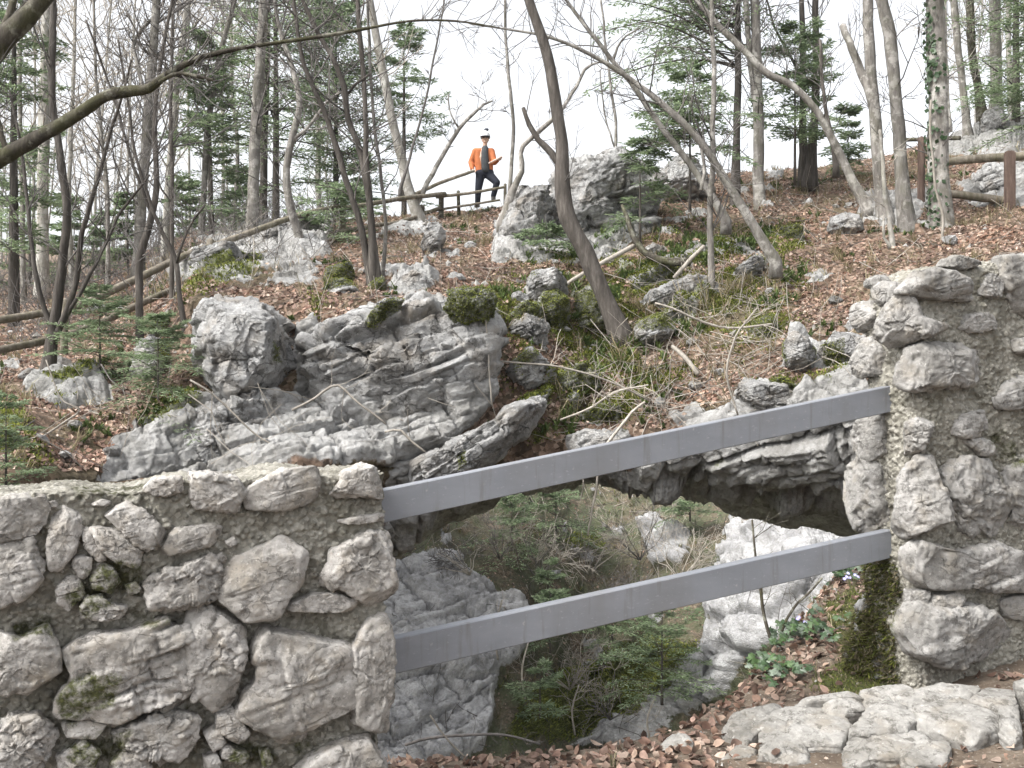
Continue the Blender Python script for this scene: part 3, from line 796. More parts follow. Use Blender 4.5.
def px_to_plane(poly, o, nrm, u, v):
    out = []
    for x, y in poly:
        w_ = hit(x, y, o, nrm)-o; out.append((w_@u, w_@v))
    return out

def grow(poly, k):
    p = np.asarray(poly, float); m = p.mean(0)
    return m+(p-m)*k

def build_wall():
    zt = 1.272
    root = thing('rubble_wall', 'low broken stone wall of pale rubble set in pebbly mortar, holding the left bar ends', 'wall', WE-WD*1.0+UP*-.3)
    length = 1.95; org = WE-WD*length
    top = lambda s: 1.6-.3+.272+.015*np.sin(s*5)+.01*np.sin(s*17)-.02*sstep(1.6, .2, s)
    mp = [[(60, 600), (80, 560), (150, 560), (140, 600), (90, 620)], [(0, 640), (0, 612), (60, 615), (60, 640)], [(50, 700), (80, 660), (130, 670), (120, 720), (60, 730)],
          [(60, 770), (60, 735), (140, 725), (120, 770)], [(220, 770), (235, 735), (275, 745), (280, 775)], [(60, 480), (150, 478), (150, 500), (70, 505)], [(140, 630), (110, 615), (140, 605), (200, 620)], [(275, 740), (340, 730), (300, 765)]]
    masonry('mortar', MORTAR, org, length, 1.6, -.3, lambda s: top(s), (440, 60, 330), .03, 3, root, .022, poly_moss(mp, .75), lambda W: .038*sstep(.98, .72, W[:, 2]+.08*fbm(W*3+5, 3)+.25*sstep(-.75, -.55, W[:, 0])))
    def st(poly, thick=.035, sd=1, **kw):
        po = WE+WN*(HT-.012)
        pp = px_to_plane(grow(poly, 1.13), po, WN, WD, UP)
        W_, Q_ = rock_mesh(pp, po, WD, UP, WN, thick, .06, sd, pw=kw.pop('pw', 6), facets=kw.pop('facets', 5), depth=.93, rough=kw.pop('rough', .05), cracks=kw.pop('cracks', .035), nth=120, nr=44, **kw)
        px = 512+W_[:, 0]/W_[:, 1]*F; py = 384+(EYE-W_[:, 2])/W_[:, 1]*F
        return mesh_obj('stone', W_, Q_, STONE, root, attrs={'moss': poly_moss(mp, .35, 10)(px, py, W_)})
    def cr(off, pts): return [(off[0]+x/4.8, off[1]+y/4.8) for x, y in pts]
    A, B, C_, D_ = (0, 460), (200, 460), (0, 608), (200, 608)
    S = [
     (cr(A, [(-90, 200), (100, 172), (200, 180), (235, 230), (210, 300), (165, 350), (80, 375), (-90, 395)]), .045),
     (cr(A, [(-90, 400), (80, 372), (160, 358), (185, 450), (218, 500), (190, 570), (120, 640), (0, 700), (-90, 700)]), .05),
     (cr(A, [(300, 215), (350, 235), (400, 275), (385, 350), (350, 440), (290, 515), (240, 510), (230, 400), (245, 300)]), .04),
     (cr(A, [(510, 265), (540, 215), (600, 200), (690, 250), (785, 340), (760, 400), (700, 440), (640, 400), (580, 330)]), .05),
     (cr(A, [(520, 330), (580, 345), (640, 400), (700, 440), (690, 490), (640, 505), (560, 480), (480, 420), (440, 330), (470, 325)]), .06),
     (cr(A, [(390, 330), (430, 330), (470, 410), (520, 470), (470, 480), (410, 420)]), .035),
     (cr(A, [(435, 215), (490, 185), (545, 205), (500, 222)]), .025),
     (cr(A, [(690, 140), (740, 95), (880, 80), (870, 150), (810, 170), (740, 165)]), .035),
     (cr(A, [(760, 450), (840, 330), (900, 320), (1000, 310), (1060, 330), (1020, 400), (900, 430), (780, 462)]), .035),
     (cr(A, [(700, 580), (760, 540), (870, 510), (1000, 460), (1060, 480), (1080, 560), (1040, 650), (940, 700), (800, 715), (720, 700), (730, 640)]), .05),
     (cr(A, [(390, 700), (420, 660), (480, 650), (540, 690), (600, 700), (600, 745), (520, 760), (400, 750)]), .04),
     (cr(A, [(430, 540), (480, 490), (540, 520), (570, 580), (530, 630), (450, 610)]), .035),
     (cr(A, [(350, 450), (440, 470), (430, 540), (390, 570), (350, 510)]), .03),
     (cr(A, [(270, 620), (320, 560), (380, 560), (400, 640), (330, 715), (280, 680)]), .03),
     (cr(A, [(600, 600), (650, 585), (680, 620), (620, 650)]), .025),
     (cr(B, [(-40, 70), (150, 70), (205, 155), (165, 245), (0, 230), (-40, 190)]), .045),
     (cr(B, [(205, 165), (280, 110), (400, 55), (550, 35), (560, 110), (540, 190), (480, 210), (400, 235), (230, 225)]), .04),
     (cr(B, [(620, 155), (690, 70), (780, 20), (840, 60), (862, 180), (760, 170), (680, 175)]), .05),
     (cr(B, [(90, 560), (190, 465), (300, 420), (410, 370), (490, 460), (480, 580), (420, 640), (370, 740), (220, 750), (100, 660)]), .055),
     (cr(B, [(640, 410), (760, 370), (890, 365), (905, 470), (925, 600), (880, 650), (790, 680), (700, 620), (580, 580), (630, 500)]), .06),
     (cr(B, [(390, 715), (560, 640), (640, 640), (760, 680), (740, 720), (600, 725)]), .03),
     (cr(B, [(640, 300), (740, 272), (870, 255), (880, 290), (760, 305)]), .025),
     (cr(C_, [(-60, 110), (110, 150), (220, 90), (270, 180), (290, 350), (150, 390), (-60, 385)]), .05),
     (cr(C_, [(320, 220), (440, 150), (600, 130), (760, 90), (935, 80), (920, 430), (800, 480), (720, 490), (560, 525), (300, 500), (300, 420), (370, 330)]), .06),
     (cr(C_, [(-60, 600), (40, 540), (190, 515), (250, 620), (230, 700), (100, 790), (-60, 830)]), .045),
     (cr(C_, [(560, 600), (740, 520), (860, 500), (940, 530), (930, 610), (860, 720), (700, 700), (580, 680)]), .045),
     (cr(C_, [(540, 740), (600, 690), (690, 690), (720, 760), (700, 820), (540, 820)]), .04),
     (cr(D_, [(-60, 50), (0, 0), (150, 40), (215, 90), (210, 200), (180, 310), (150, 460), (70, 470), (-40, 400), (-65, 200)]), .055),
     (cr(D_, [(255, 75), (400, 95), (600, 150), (722, 210), (722, 520), (650, 560), (560, 605), (390, 605), (280, 560), (190, 500), (220, 400), (270, 350)]), .06),
     (cr(D_, [(735, 200), (790, 90), (880, 40), (912, 120), (915, 300), (895, 560), (840, 570), (745, 520)]), .055),
     (cr(D_, [(430, 820), (530, 720), (700, 640), (830, 610), (885, 680), (885, 840)]), .05),
     (cr(D_, [(90, 500), (160, 490), (240, 600), (180, 640), (80, 580)]), .035), (cr(D_, [(20, 600), (80, 570), (130, 640), (60, 680)]), .03),
     (cr(D_, [(110, 650), (230, 700), (200, 750), (100, 710)]), .03), (cr(D_, [(20, 720), (80, 700), (110, 760), (30, 810)]), .03), (cr(D_, [(290, 690), (330, 680), (350, 740), (300, 760)]), .02),
     (cr(A, [(230, 200), (265, 195), (285, 220), (250, 235)]), .018), (cr(B, [(120, 390), (160, 370), (175, 400), (140, 420)]), .02), (cr(C_, [(300, 560), (420, 540), (520, 560), (470, 620), (330, 620)]), .02),
     (cr(C_, [(280, 720), (400, 640), (470, 690), (440, 790), (300, 800)]), .03),
    ]
    for i, (pl, th_) in enumerate(S):
        st(pl, th_, sd=100+i, facets=[5, 4, 6, 5][i % 4], rough=[.038, .048, .034, .052][(i*7) % 4], cracks=.13 if i in (9, 10, 23, 24, 25) else [.03, .05, .02, .06][(i*5) % 4], crs=1.9 if i in (9, 10, 23, 24, 25) else 1.3, joints=(i % 5 in (1, 3)))
build_wall()

def build_pillar():
    root = thing('stone_pillar', 'tall rough pillar of grey rubble and mortar, mossy at its left foot, holding the right bar ends', 'pillar', PE+UP*.1)
    length = 1.75; zb = -.25; Hh = 2.6
    top = lambda s: 2.24-zb-.16*sstep(.22, -.02, s)-.03*np.sin(s*6)
    mp = [[(830, 710), (840, 560), (885, 535), (902, 570), (900, 640), (895, 710)], [(985, 440), (1000, 430), (1030, 440), (1030, 470), (1000, 465)]]
    def bulgy(px, py, W): return poly_moss(mp, .35, 12)(px, py, W)
    PILM = masonry('mortar', MORTAR, PE-WD*.02, length, Hh, zb, top, (330, 100, 470), .10, 21, root, .045, bulgy)
    k = 2.742
    def c8(pts): return [(760+x/k, 200+y/k) for x, y in pts]
    def c7(pts): return [(840+x/2.667, 480+y/2.667) for x, y in pts]
    front = dict(o=PE+WN*(HT-.012), n=WN, u=WD)
    left = dict(o=PE-WD*.008, n=-WD, u=WN)
    cn = unit(WN*.75-WD*.66); corner = dict(o=PE+WN*(HT-.03)+WD*.01, n=cn, u=np.array([-cn[1], cn[0], 0]))
    S = [
     (c8([(385, 255), (440, 195), (500, 195), (560, 225), (600, 230), (580, 270), (480, 272), (400, 262)]), front, .09),
     (c8([(315, 345), (350, 285), (380, 258), (420, 262), (440, 320), (515, 345), (440, 380), (360, 402), (320, 375)]), corner, .09),
     (c8([(535, 345), (580, 305), (630, 320), (635, 355), (560, 367)]), front, .06),
     (c8([(380, 505), (400, 430), (430, 398), (490, 395), (560, 405), (592, 412), (590, 470), (640, 500), (500, 512), (390, 516)]), front, .08),
     (c8([(660, 165), (780, 150), (800, 350), (740, 330), (690, 290), (665, 220)]), front, .09),
     (c8([(605, 205), (640, 208), (665, 240), (640, 272), (600, 260)]), front, .05),
     (c8([(640, 540), (690, 490), (780, 460), (800, 560), (740, 572), (650, 572)]), front, .07),
     (c8([(690, 385), (780, 370), (780, 425), (695, 420)]), front, .06),
     (c8([(285, 222), (320, 205), (340, 222), (320, 242), (290, 242)]), left, .05),
     (c8([(258, 470), (262, 395), (310, 380), (340, 430), (330, 480), (280, 485)]), left, .07),
     (c8([(258, 350), (262, 290), (305, 275), (322, 300), (316, 340), (275, 362)]), left, .06),
     (c8([(400, 612), (450, 592), (480, 610), (445, 690), (400, 702)]), corner, .06),
     (c8([(530, 600), (590, 575), (610, 640), (560, 655), (525, 640)]), front, .06),
     (c8([(555, 662), (600, 645), (650, 690), (600, 702)]), front, .05),
     (c8([(258, 650), (290, 585), (340, 588), (345, 690), (300, 720), (262, 690)]), left, .06),
     (c8([(345, 330), (352, 240), (372, 228), (380, 250), (362, 300)]), corner, .03),
     (c7([(172, 190), (240, 160), (300, 195), (390, 165), (491, 200), (560, 240), (560, 290), (390, 290), (300, 282), (230, 290), (190, 250)]), front, .10),
     ([(943, 470), (965, 458), (985, 462), (1005, 500), (1005, 528), (985, 532), (960, 512), (945, 490)], front, .08),
     ([(893, 530), (900, 480), (915, 458), (933, 460), (943, 490), (953, 520), (930, 534), (905, 538)], corner, .08),
     ([(848, 520), (848, 475), (862, 455), (880, 465), (888, 520), (870, 532)], left, .07),
     (c7([(160, 400), (180, 350), (240, 310), (320, 320), (400, 370), (468, 400), (450, 440), (380, 472), (270, 482), (190, 462)]), front, .13),
     (c7([(215, 345), (240, 305), (300, 300), (330, 330), (270, 350)]), front, .09),
     (c7([(440, 335), (520, 330), (560, 370), (440, 368)]), front, .06),
     ([(1005, 470), (1030, 455), (1050, 470), (1050, 530), (1010, 526)], front, .07),
     ([(955, 500), (968, 515), (985, 532), (975, 540), (958, 530)], front, .04),
     ([(868, 290), (880, 280), (905, 288), (900, 300), (880, 305)], left, .04),
     ([(905, 590), (930, 592), (925, 610), (905, 612)], corner, .04), ([(952, 420), (980, 410), (985, 430), (960, 440)], front, .035),
     ([(1010, 395), (1040, 385), (1040, 405), (1012, 408)], front, .04), ([(940, 262), (960, 255), (985, 262), (960, 270)], front, .03), ([(1000, 600), (1040, 590), (1040, 615), (1005, 615)], front, .04),
    ]
    for i, (pl, fr, th_) in enumerate(S):
        pp = px_to_plane(grow(pl, 1.1), fr['o'], fr['n'], fr['u'], UP)
        W_, Q_ = rock_mesh(pp, fr['o'], fr['u'], UP, fr['n'], th_*.85, .07, 300+i, pw=5, depth=.9, facets=[6, 5, 7][i % 3], rough=[.05, .065, .04][(i*2) % 3], cracks=[.03, .02, .06][(i*5) % 3], joints=(i % 2 == 0), nth=120, nr=44)
        px = 512+W_[:, 0]/W_[:, 1]*F; py = 384+(EYE-W_[:, 2])/W_[:, 1]*F
        mesh_obj('stone', W_, Q_, PSTONE, root, attrs={'moss': poly_moss(mp, .25, 10)(px, py, W_)})
    return PILM
PIL = build_pillar()

def bar(name, label, a, b, hh, hd):
    A, B = hit(*a, WE, WN), hit(*b, WE, WN)
    ax = unit(B-A); up = unit(np.cross(WN, ax)); up = up if up[2] > 0 else -up
    bm_half = (np.linalg.norm(B-A)/2, hh, hd)
    # bevelled box section swept along the bar
    bv = .004; prof = [(-hh, -hd+bv), (-hh+bv, -hd), (hh-bv, -hd), (hh, -hd+bv), (hh, hd-bv), (hh-bv, hd), (-hh+bv, hd), (-hh, hd-bv)]
    n = 2; V = []
    for e in (A, B):
        for p in prof: V.append(e+up*p[0]+(-WN)*p[1])
    k = 8; j = np.arange(k); Q = np.stack([j, (j+1) % k, k+(j+1) % k, k+j], -1)
    V = np.array(V); V = np.vstack([V, A[None], B[None]])
    T = np.vstack([np.stack([(j+1) % k, j, np.full(k, 16)], -1), np.stack([k+j, k+(j+1) % k, np.full(k, 17)], -1)])
    o = mesh_obj(name, V, [Q, T], STEEL, loc=(A+B)/2, smooth=False)
    tag(o, label, 'metal bar', 'flat grey bars across the gap')
bar('metal_bar', 'upper grey metal bar from the top of the low wall to the tall pillar', (360, 510.4), (891, 398), .0655, .028)
bar('metal_bar', 'lower grey metal bar across the gap, beneath the other bar', (365, 661), (891, 542.5), .071, .028)
# ------------------------------------------------------------------ boulders and outcrops standing out of the bank
def boulder(name, label, poly, d=None, tf=.6, tb=.8, seed=1, lean=.25, group=None, mat=None, moss=(), basem=.25, **kw):
    pl = np.asarray(poly, float); cx, cy = pl.mean(0); yb = pl[:, 1].max()
    if d is None: d = bank_d(cx, min(yb, 460))
    o = P(cx, cy, d); nrm = unit(np.array([-(cx-512)/F, -1, lean])); u = unit(np.cross(np.array([0, 0, 1.0]), nrm)); u = u if u[0] > 0 else -u
    v = np.cross(nrm, u); v = v if v[2] > 0 else -v
    pp = px_to_plane(grow(pl, 1.04), o, nrm, u, v)
    W_, Q_ = rock_mesh(pp, o, u, v, nrm, tf, tb, seed, **{**dict(pw=3.2, facets=7, rough=.07, cracks=.09, crs=1.6, nth=190, nr=100), **kw})
    px = 512+W_[:, 0]/W_[:, 1]*F; py = 384+(EYE-W_[:, 2])/W_[:, 1]*F
    m = np.zeros(len(px)); jx = px+9*fbm(W_*2, 3); jy = py+9*fbm(W_*2+9, 3)
    for p in moss: m = np.maximum(m, .75*sstep(-8, 8, poly_sd(jx, jy, p)))
    N = normals(W_, Q_)
    m = np.maximum(m, basem*sstep(.1, .5, fbm(W_*1.5+seed, 4))*sstep(.1, .6, N[:, 2])*2)
    base = W_[np.argmin(W_[:, 2])]
    ob = mesh_obj(name, W_, Q_, mat or ROCK, loc=base, attrs={'moss': m})
    MOSSY.append(dict(V=W_, N=N, Q=Q_, X=px, Y=py, moss=m))
    return tag(ob, label, 'boulder' if 'boulder' in name else ('moss' if 'moss' in name else 'rock'), group)
MOSSY = []

boulder('boulder', 'large pale smooth faced boulder beside the ledges, above the low wall', [(183, 312), (205, 300), (235, 289), (258, 300), (285, 318), (302, 350), (297, 385), (268, 398), (230, 393), (208, 386), (190, 360)], 12.7, .75, 1.0, 41, lean=.1,
        rough=.07, cracks=.08, crs=1.1, facets=6, pw=5, depth=.77, joints=False, moss=[[(268, 340), (280, 345), (285, 365), (272, 365)]])
boulder('rock_outcrop', 'layered grey limestone ledge with tilted cracks under the mossy humps', [(313, 345), (330, 327), (365, 316), (420, 308), (470, 315), (492, 328), (494, 362), (488, 398), (455, 428), (400, 440), (365, 448), (330, 438), (312, 410)], 13.2, .75, 1.2, 42, lean=-.1,
        rough=.055, cracks=.13, crs=1.35, bed=(-.33, .1, .94), bedamp=.09, facets=4, moss=[[(345, 405), (365, 398), (372, 412), (350, 416)]], nth=240, nr=120)
boulder('rock_outcrop', 'slanting pale rock slab just above the left end of the upper bar', [(362, 478), (385, 462), (440, 452), (480, 430), (520, 402), (543, 385), (546, 402), (528, 430), (490, 462), (455, 485), (410, 500), (375, 500)], 12.5, .5, .8, 43, lean=.2,
        rough=.065, cracks=.10, crs=1.9, bed=(-.5, .1, .8), bedamp=.07, moss=[[(455, 455), (465, 445), (468, 465), (458, 475)], [(490, 410), (500, 405), (500, 418)]])
boulder('rock_outcrop', 'broken grey rock face at the foot of the big boulder behind the low wall', [(100, 490), (110, 450), (150, 428), (200, 405), (250, 397), (300, 395), (310, 425), (300, 475), (200, 500)], 12.2, .45, .8, 44, lean=.25,
        rough=.075, cracks=.11, crs=3.0, bed=(-.2, .1, .95), bedamp=.04, nth=200, nr=100)
boulder('rock_outcrop', 'pointed grey crag on the skyline just right of the man', [(486, 262), (497, 230), (512, 200), (530, 174), (545, 178), (556, 200), (556, 235), (545, 262), (515, 274), (495, 275)], 19.5, 1.0, 1.3, 45, lean=.5,
        rough=.06, cracks=.12, crs=1.5, bed=(-.4, 0, .9), bedamp=.05)
boulder('rock_outcrop', 'blocky grey crag on the skyline behind the mossy leaning trunk', [(542, 262), (546, 215), (560, 184), (590, 163), (620, 156), (650, 163), (662, 195), (654, 234), (630, 252), (600, 258), (570, 266)], 20.2, 1.0, 1.3, 46, lean=.5,
        rough=.07, cracks=.15, crs=2.0, bed=(-.3, 0, .9), bedamp=.04)
boulder('boulder', 'weathered grey boulder on the skyline beneath the leaning thin stems', [(650, 190), (665, 165), (690, 158), (712, 168), (715, 190), (690, 200), (660, 205)], 22.5, .8, .9, 47)
boulder('boulder', 'small mossy topped boulder above the ledge, with a square grey face', [(322, 300), (328, 280), (352, 275), (358, 290), (354, 312), (330, 316)], 14.4, .4, .5, 48, moss=[[(318, 292), (322, 262), (362, 262), (362, 290), (335, 290)]])
boulder('boulder', 'upright white boulder with mossy sides at the end of the upper bar', [(783, 345), (793, 334), (808, 336), (815, 350), (812, 368), (795, 372), (785, 362)], 12.9, .3, .4, 49, moss=[[(778, 350), (790, 335), (788, 372)], [(808, 340), (820, 350), (815, 372)]])
boulder('boulder', 'dark mossy boulder tucked against the back of the tall pillar', [(818, 352), (835, 335), (860, 330), (870, 350), (862, 370), (830, 370)], 12.9, .3, .5, 50, moss=[[(820, 345), (845, 335), (850, 368), (822, 370)]])
boulder('boulder', 'slanting white slab boulder in the leaves below the twin trunks', [(733, 275), (742, 262), (760, 250), (768, 258), (760, 272), (742, 284)], 16.6, .3, .4, 51)
boulder('boulder', 'pale broken boulder by the brown fence post', [(958, 190), (975, 172), (1000, 165), (1035, 162), (1040, 195), (1000, 200), (970, 202)], 20.0, .6, .8, 52)
boulder('boulder', 'whitish rounded boulder high up at the foot of the ivy trunks', [(978, 128), (985, 116), (1000, 112), (1012, 122), (1010, 134), (990, 136)], 26.5, .6, .7, 53)
boulder('boulder', 'pale boulder under the fence rails behind the big grey trunk', [(172, 285), (190, 258), (215, 245), (240, 250), (245, 270), (225, 284), (195, 290)], 17, .6, .8, 54)
boulder('boulder', 'grey boulder below the rails and left of the thin stem clump', [(258, 262), (270, 232), (300, 222), (325, 228), (330, 250), (310, 264), (280, 268)], 19.5, .7, .9, 55)
boulder('boulder', 'small grey boulder with a mossy right side left of the large pale boulder', [(132, 370), (138, 345), (150, 336), (168, 340), (172, 360), (165, 378), (145, 382)], 13.4, .35, .4, 56, moss=[[(152, 340), (172, 335), (175, 375), (160, 370)]])
boulder('boulder', 'pale jagged rock among the leaves right of the forked stems', [(418, 240), (428, 226), (442, 222), (446, 238), (438, 250), (424, 252)], 18.2, .3, .3, 57)
boulder('boulder', 'low pale rock in the leaves directly above the ledge', [(388, 300), (392, 282), (408, 272), (425, 278), (430, 294), (412, 304)], 14.3, .3, .4, 58)
boulder('boulder', 'mossy dark rock under the crag, left of the mossy trunk', [(500, 352), (503, 325), (525, 315), (550, 322), (556, 345), (530, 358)], 14.2, .4, .6, 59, basem=.8)
boulder('boulder', 'steep dark green mossy rock behind the foot of the mossy trunk', [(568, 332), (578, 300), (590, 280), (603, 290), (612, 325), (600, 340), (575, 342)], 15.4, .4, .6, 60, basem=.9, moss=[[(560, 340), (575, 270), (615, 280), (620, 345)]])
boulder('boulder', 'flat grey ledge rock among twigs below the curved fallen trunk', [(632, 312), (650, 295), (690, 278), (715, 280), (722, 296), (690, 312), (660, 322)], 16.0, .35, .5, 61, basem=.5)
boulder('boulder', 'shaded mossy rock in the hollow between the ledge and the mossy trunk', [(535, 312), (545, 292), (562, 290), (570, 308), (562, 326), (542, 328)], None, .4, .6, 65, basem=.9, moss=[[(530, 330), (540, 285), (575, 285), (572, 330)]])
boulder('boulder', 'broad dark mossy rock directly below the low fir spray', [(520, 300), (530, 276), (560, 272), (575, 284), (560, 300), (535, 306)], None, .5, .7, 66, basem=.7)
boulder('boulder', 'craggy grey and green rock under the shaded hollow, right of the ledge end', [(503, 378), (512, 356), (532, 350), (548, 362), (542, 384), (520, 390)], None, .35, .5, 67, basem=.6, moss=[[(500, 365), (515, 345), (550, 350), (530, 366)]])
boulder('boulder', 'mossy rock step to the right of the mossy trunk foot', [(632, 338), (640, 318), (664, 312), (676, 326), (662, 342), (644, 346)], None, .35, .5, 68, basem=.7, moss=[[(630, 330), (640, 305), (680, 308), (676, 330)]])
boulder('boulder', 'grey rock at the lip of the arch right above the upper bar', [(735, 405), (738, 388), (758, 380), (785, 386), (800, 398), (780, 412), (755, 414)], 12.5, .35, .5, 62, basem=.5)
boulder('boulder', 'low pale rock between the slanting slab and the arch lip', [(560, 452), (570, 436), (600, 428), (628, 432), (632, 448), (600, 460), (575, 462)], 13.0, .25, .4, 63, basem=.4)
for i, (pl, lab) in enumerate([([(320, 288), (330, 269), (352, 266), (359, 280), (352, 292), (332, 294)], 'round green moss cushion on top of the square faced boulder'), ([(445, 312), (450, 292), (470, 286), (490, 286), (495, 300), (488, 316), (462, 320)], 'largest green moss cushion, on the right end of the layered ledge'),
      ([(366, 324), (372, 308), (390, 300), (404, 300), (392, 314), (376, 326)], 'long green moss cushion slanting along the top of the ledge'), ([(560, 335), (568, 300), (582, 282), (600, 280), (606, 310), (600, 335)], 'steep dark moss hump left of the mossy trunk foot'),
      ([(778, 254), (777, 236), (788, 222), (802, 228), (803, 250), (790, 258)], 'round bright moss clump on the leafy slope below the twin trunks'), ([(545, 400), (555, 378), (580, 362), (604, 368), (600, 388), (570, 404)], 'low moss mound below the mossy trunk foot'),
      ([(745, 348), (752, 322), (770, 312), (780, 330), (772, 350)], 'moss clump above the upright white boulder'), ([(150, 330), (158, 318), (172, 320), (174, 336), (162, 342)], 'small moss cushion left of the large pale boulder'), ([(582, 418), (596, 402), (618, 402), (622, 416), (602, 424)], 'yellowish moss mat just over the middle of the upper bar'),
      ([(690, 300), (702, 280), (716, 282), (716, 304), (700, 310)], 'dark moss clump by the thin upright stem'), ([(744, 400), (756, 384), (786, 380), (800, 390), (780, 400)], 'yellow green moss on the rock at the arch lip'), ([(505, 330), (515, 308), (535, 300), (545, 318), (530, 336)], 'dark moss hump in the shade under the pointed crag'),
      ([(368, 290), (372, 278), (384, 278), (386, 292), (378, 298)], 'small moss tuft at the foot of the stem clump'), ([(200, 282), (206, 270), (222, 268), (226, 280), (212, 286)], 'moss pad on the rock behind the large pale boulder'), ([(0, 470), (0, 432), (14, 425), (26, 445), (24, 470)], 'moss hump at the left edge above the wall')]):
    boulder('moss_cushion', lab, pl, (12.75 if i in (1, 2) else bank_d(*np.asarray(pl, float).mean(0))-.12), .24, .5, 800+i, lean=.5, basem=.9, moss=[grow(pl, 1.5)], rough=.16, cracks=.05, pw=2.6, jit=.16, nth=100, nr=44)
for i, (x, y, r) in enumerate([(60, 365, 13), (90, 377, 9), (30, 375, 10), (210, 350, 0), (330, 340, 0), (655, 250, 9), (845, 225, 16), (880, 212, 11), (905, 200, 10), (695, 385, 6), (720, 372, 5), (770, 292, 6), (470, 245, 5), (520, 298, 9), (540, 350, 7), (112, 452, 9), (40, 440, 9), (75, 425, 7), (25, 462, 8), (455, 278, 8), (660, 402, 6), (610, 300, 0), (930, 208, 9), (950, 240, 7), (835, 300, 6), (690, 342, 5), (65, 455, 7)]):
    if not r: continue
    rg = np.random.default_rng(900+i); th = np.linspace(0, 2*math.pi, 9)[:-1]
    pl = [(x+r*1.25*rg.uniform(.8, 1.15)*math.cos(t), y+r*.75*rg.uniform(.8, 1.15)*math.sin(t)) for t in th]
    where = {0: 'left of the large pale boulder', 1: 'beside the mossy boulder at left', 2: 'under the lowest fence rail at far left', 5: 'under the small fir on the crag', 6: 'below the broken forked trunk', 7: 'at the foot of the broken forked trunk',
             8: 'between the two right hand trunks', 9: 'above the middle of the upper bar', 10: 'in the leaves under the bowed dry stem', 11: 'by the green moss mound', 12: 'below the man in orange', 13: 'below the low fir spray', 14: 'left of the mossy trunk foot',
             15: 'in the soil behind the low wall', 16: 'by the low fir at the left edge', 17: 'in the leaves above the low wall', 18: 'at the left end of the low wall', 19: 'in leaves above the big moss hump', 20: 'on the leafy ground over the arch', 22: 'behind the ivy trunk',
             23: 'in the leaves above the tall pillar', 24: 'in the leaves left of the tall pillar', 25: 'by the fallen pale stick', 26: 'low down behind the wall top'}[i]
    boulder('boulder', 'small grey stone '+where, pl, bank_d(x, y+r*.5), .012*r, .015*r*1.2, 920+i, basem=.5, nth=60, nr=26, rough=.07)

# bedrock slabs and stones on the path at the foot of the pillar
o_base = [None]
def ground_rock(name, label, poly, ztop, h, seed, group=None):
    n = unit(np.array([-.10, -.18, 1.0])); o = np.array([1.9, 4.6, ztop]); u = unit(np.cross(np.array([0, 1.0, 0]), n)); v = np.cross(n, u)
    pp = px_to_plane(poly, o, n, u, v)
    W_, Q_ = rock_mesh(pp, o, u, v, n, h, .25, seed, pw=7, facets=3, depth=.95, rough=.035, cracks=.05, crs=1.1, bed=(.05, .1, .99), bedamp=.02, jit=.05, nth=130, nr=60)
    o_base[0] = Vector(W_[np.argmin(W_[:, 2])])
    ob = mesh_obj(name, W_, Q_, SLAB, loc=W_[np.argmin(W_[:, 2])], attrs={'moss': .3*sstep(.1, .5, fbm(W_*4, 3))})
    return tag(ob, label, 'rock slab' if 'slab' in name else 'stone', group)
def cs(pts, k=1.12):
    return grow([(650+x/2.738, 680+y/2.738) for x, y in pts], k)
def ledge(label, blocks_, z, h, seed):
    root = thing('rock_ledge', label, 'rock ledge', (1.9, 4.7, .05))
    for i, pl in enumerate(blocks_):
        o = ground_rock('block', None, cs(pl), z+.008*((i*7) % 3), h, seed+i); del o['category']; o.location = (0, 0, 0); o.parent = root
        o.data.transform(__import__('mathutils').Matrix.Translation(-Vector((1.9, 4.7, .05))+o_base[0]))
ledge('long pale cracked bedrock ledge below the mossy foot of the pillar', [[(310, 120), (390, 92), (480, 95), (500, 110), (400, 128), (370, 150), (385, 182), (310, 182)], [(480, 78), (520, 62), (570, 68), (582, 100), (520, 120), (475, 98)], [(360, 90), (470, 66), (575, 50), (590, 66), (480, 78), (390, 95)],
    [(580, 52), (700, 28), (722, 50), (660, 70), (590, 76)], [(588, 76), (650, 70), (672, 96), (610, 110), (585, 100)], [(660, 68), (800, 32), (905, 42), (892, 70), (760, 92), (690, 92)], [(205, 155), (230, 115), (350, 85), (370, 100), (310, 150), (260, 195), (215, 180)]], .105, .05, 71)
ledge('broad grey cracked ledge at the bottom right, nearer than the long one', [[(552, 172), (600, 112), (720, 92), (742, 130), (700, 168), (600, 186)], [(730, 108), (850, 92), (940, 108), (948, 162), (880, 194), (800, 168), (745, 152)], [(870, 80), (930, 52), (992, 58), (1002, 100), (1012, 175), (960, 195), (952, 120), (880, 95)]], .15, .075, 81)
ledge('low front ledge at the bottom edge under the broad cracked one', [[(538, 205), (560, 172), (700, 174), (765, 182), (772, 240), (600, 260), (540, 250)], [(690, 235), (760, 200), (815, 205), (825, 260), (700, 270)]], .125, .07, 86)
for i_, (pl, z_, lab) in enumerate([([(383, 135), (440, 118), (530, 132), (545, 160), (520, 205), (440, 208), (385, 175)], .115, 'rounded grey block wedged between the long and the broad ledge'), ([(290, 250), (320, 195), (360, 180), (430, 192), (438, 250), (330, 275)], .10, 'pale stone at the bottom edge left of the front ledge'),
      ([(190, 262), (240, 215), (292, 206), (290, 262)], .08, 'small stone at the bottom edge, left of the pale one'), ([(22, 220), (60, 185), (115, 182), (122, 220), (40, 240)], .055, 'flat stone lying alone in the leaves at the path edge'), ([(1000, 40), (1040, 25), (1100, 30), (1110, 60), (1040, 70)], .2, 'low stone at the right edge beyond the broad ledge')]):
    ground_rock('path_stone', lab, cs(pl), z_, .07, 91+i_)

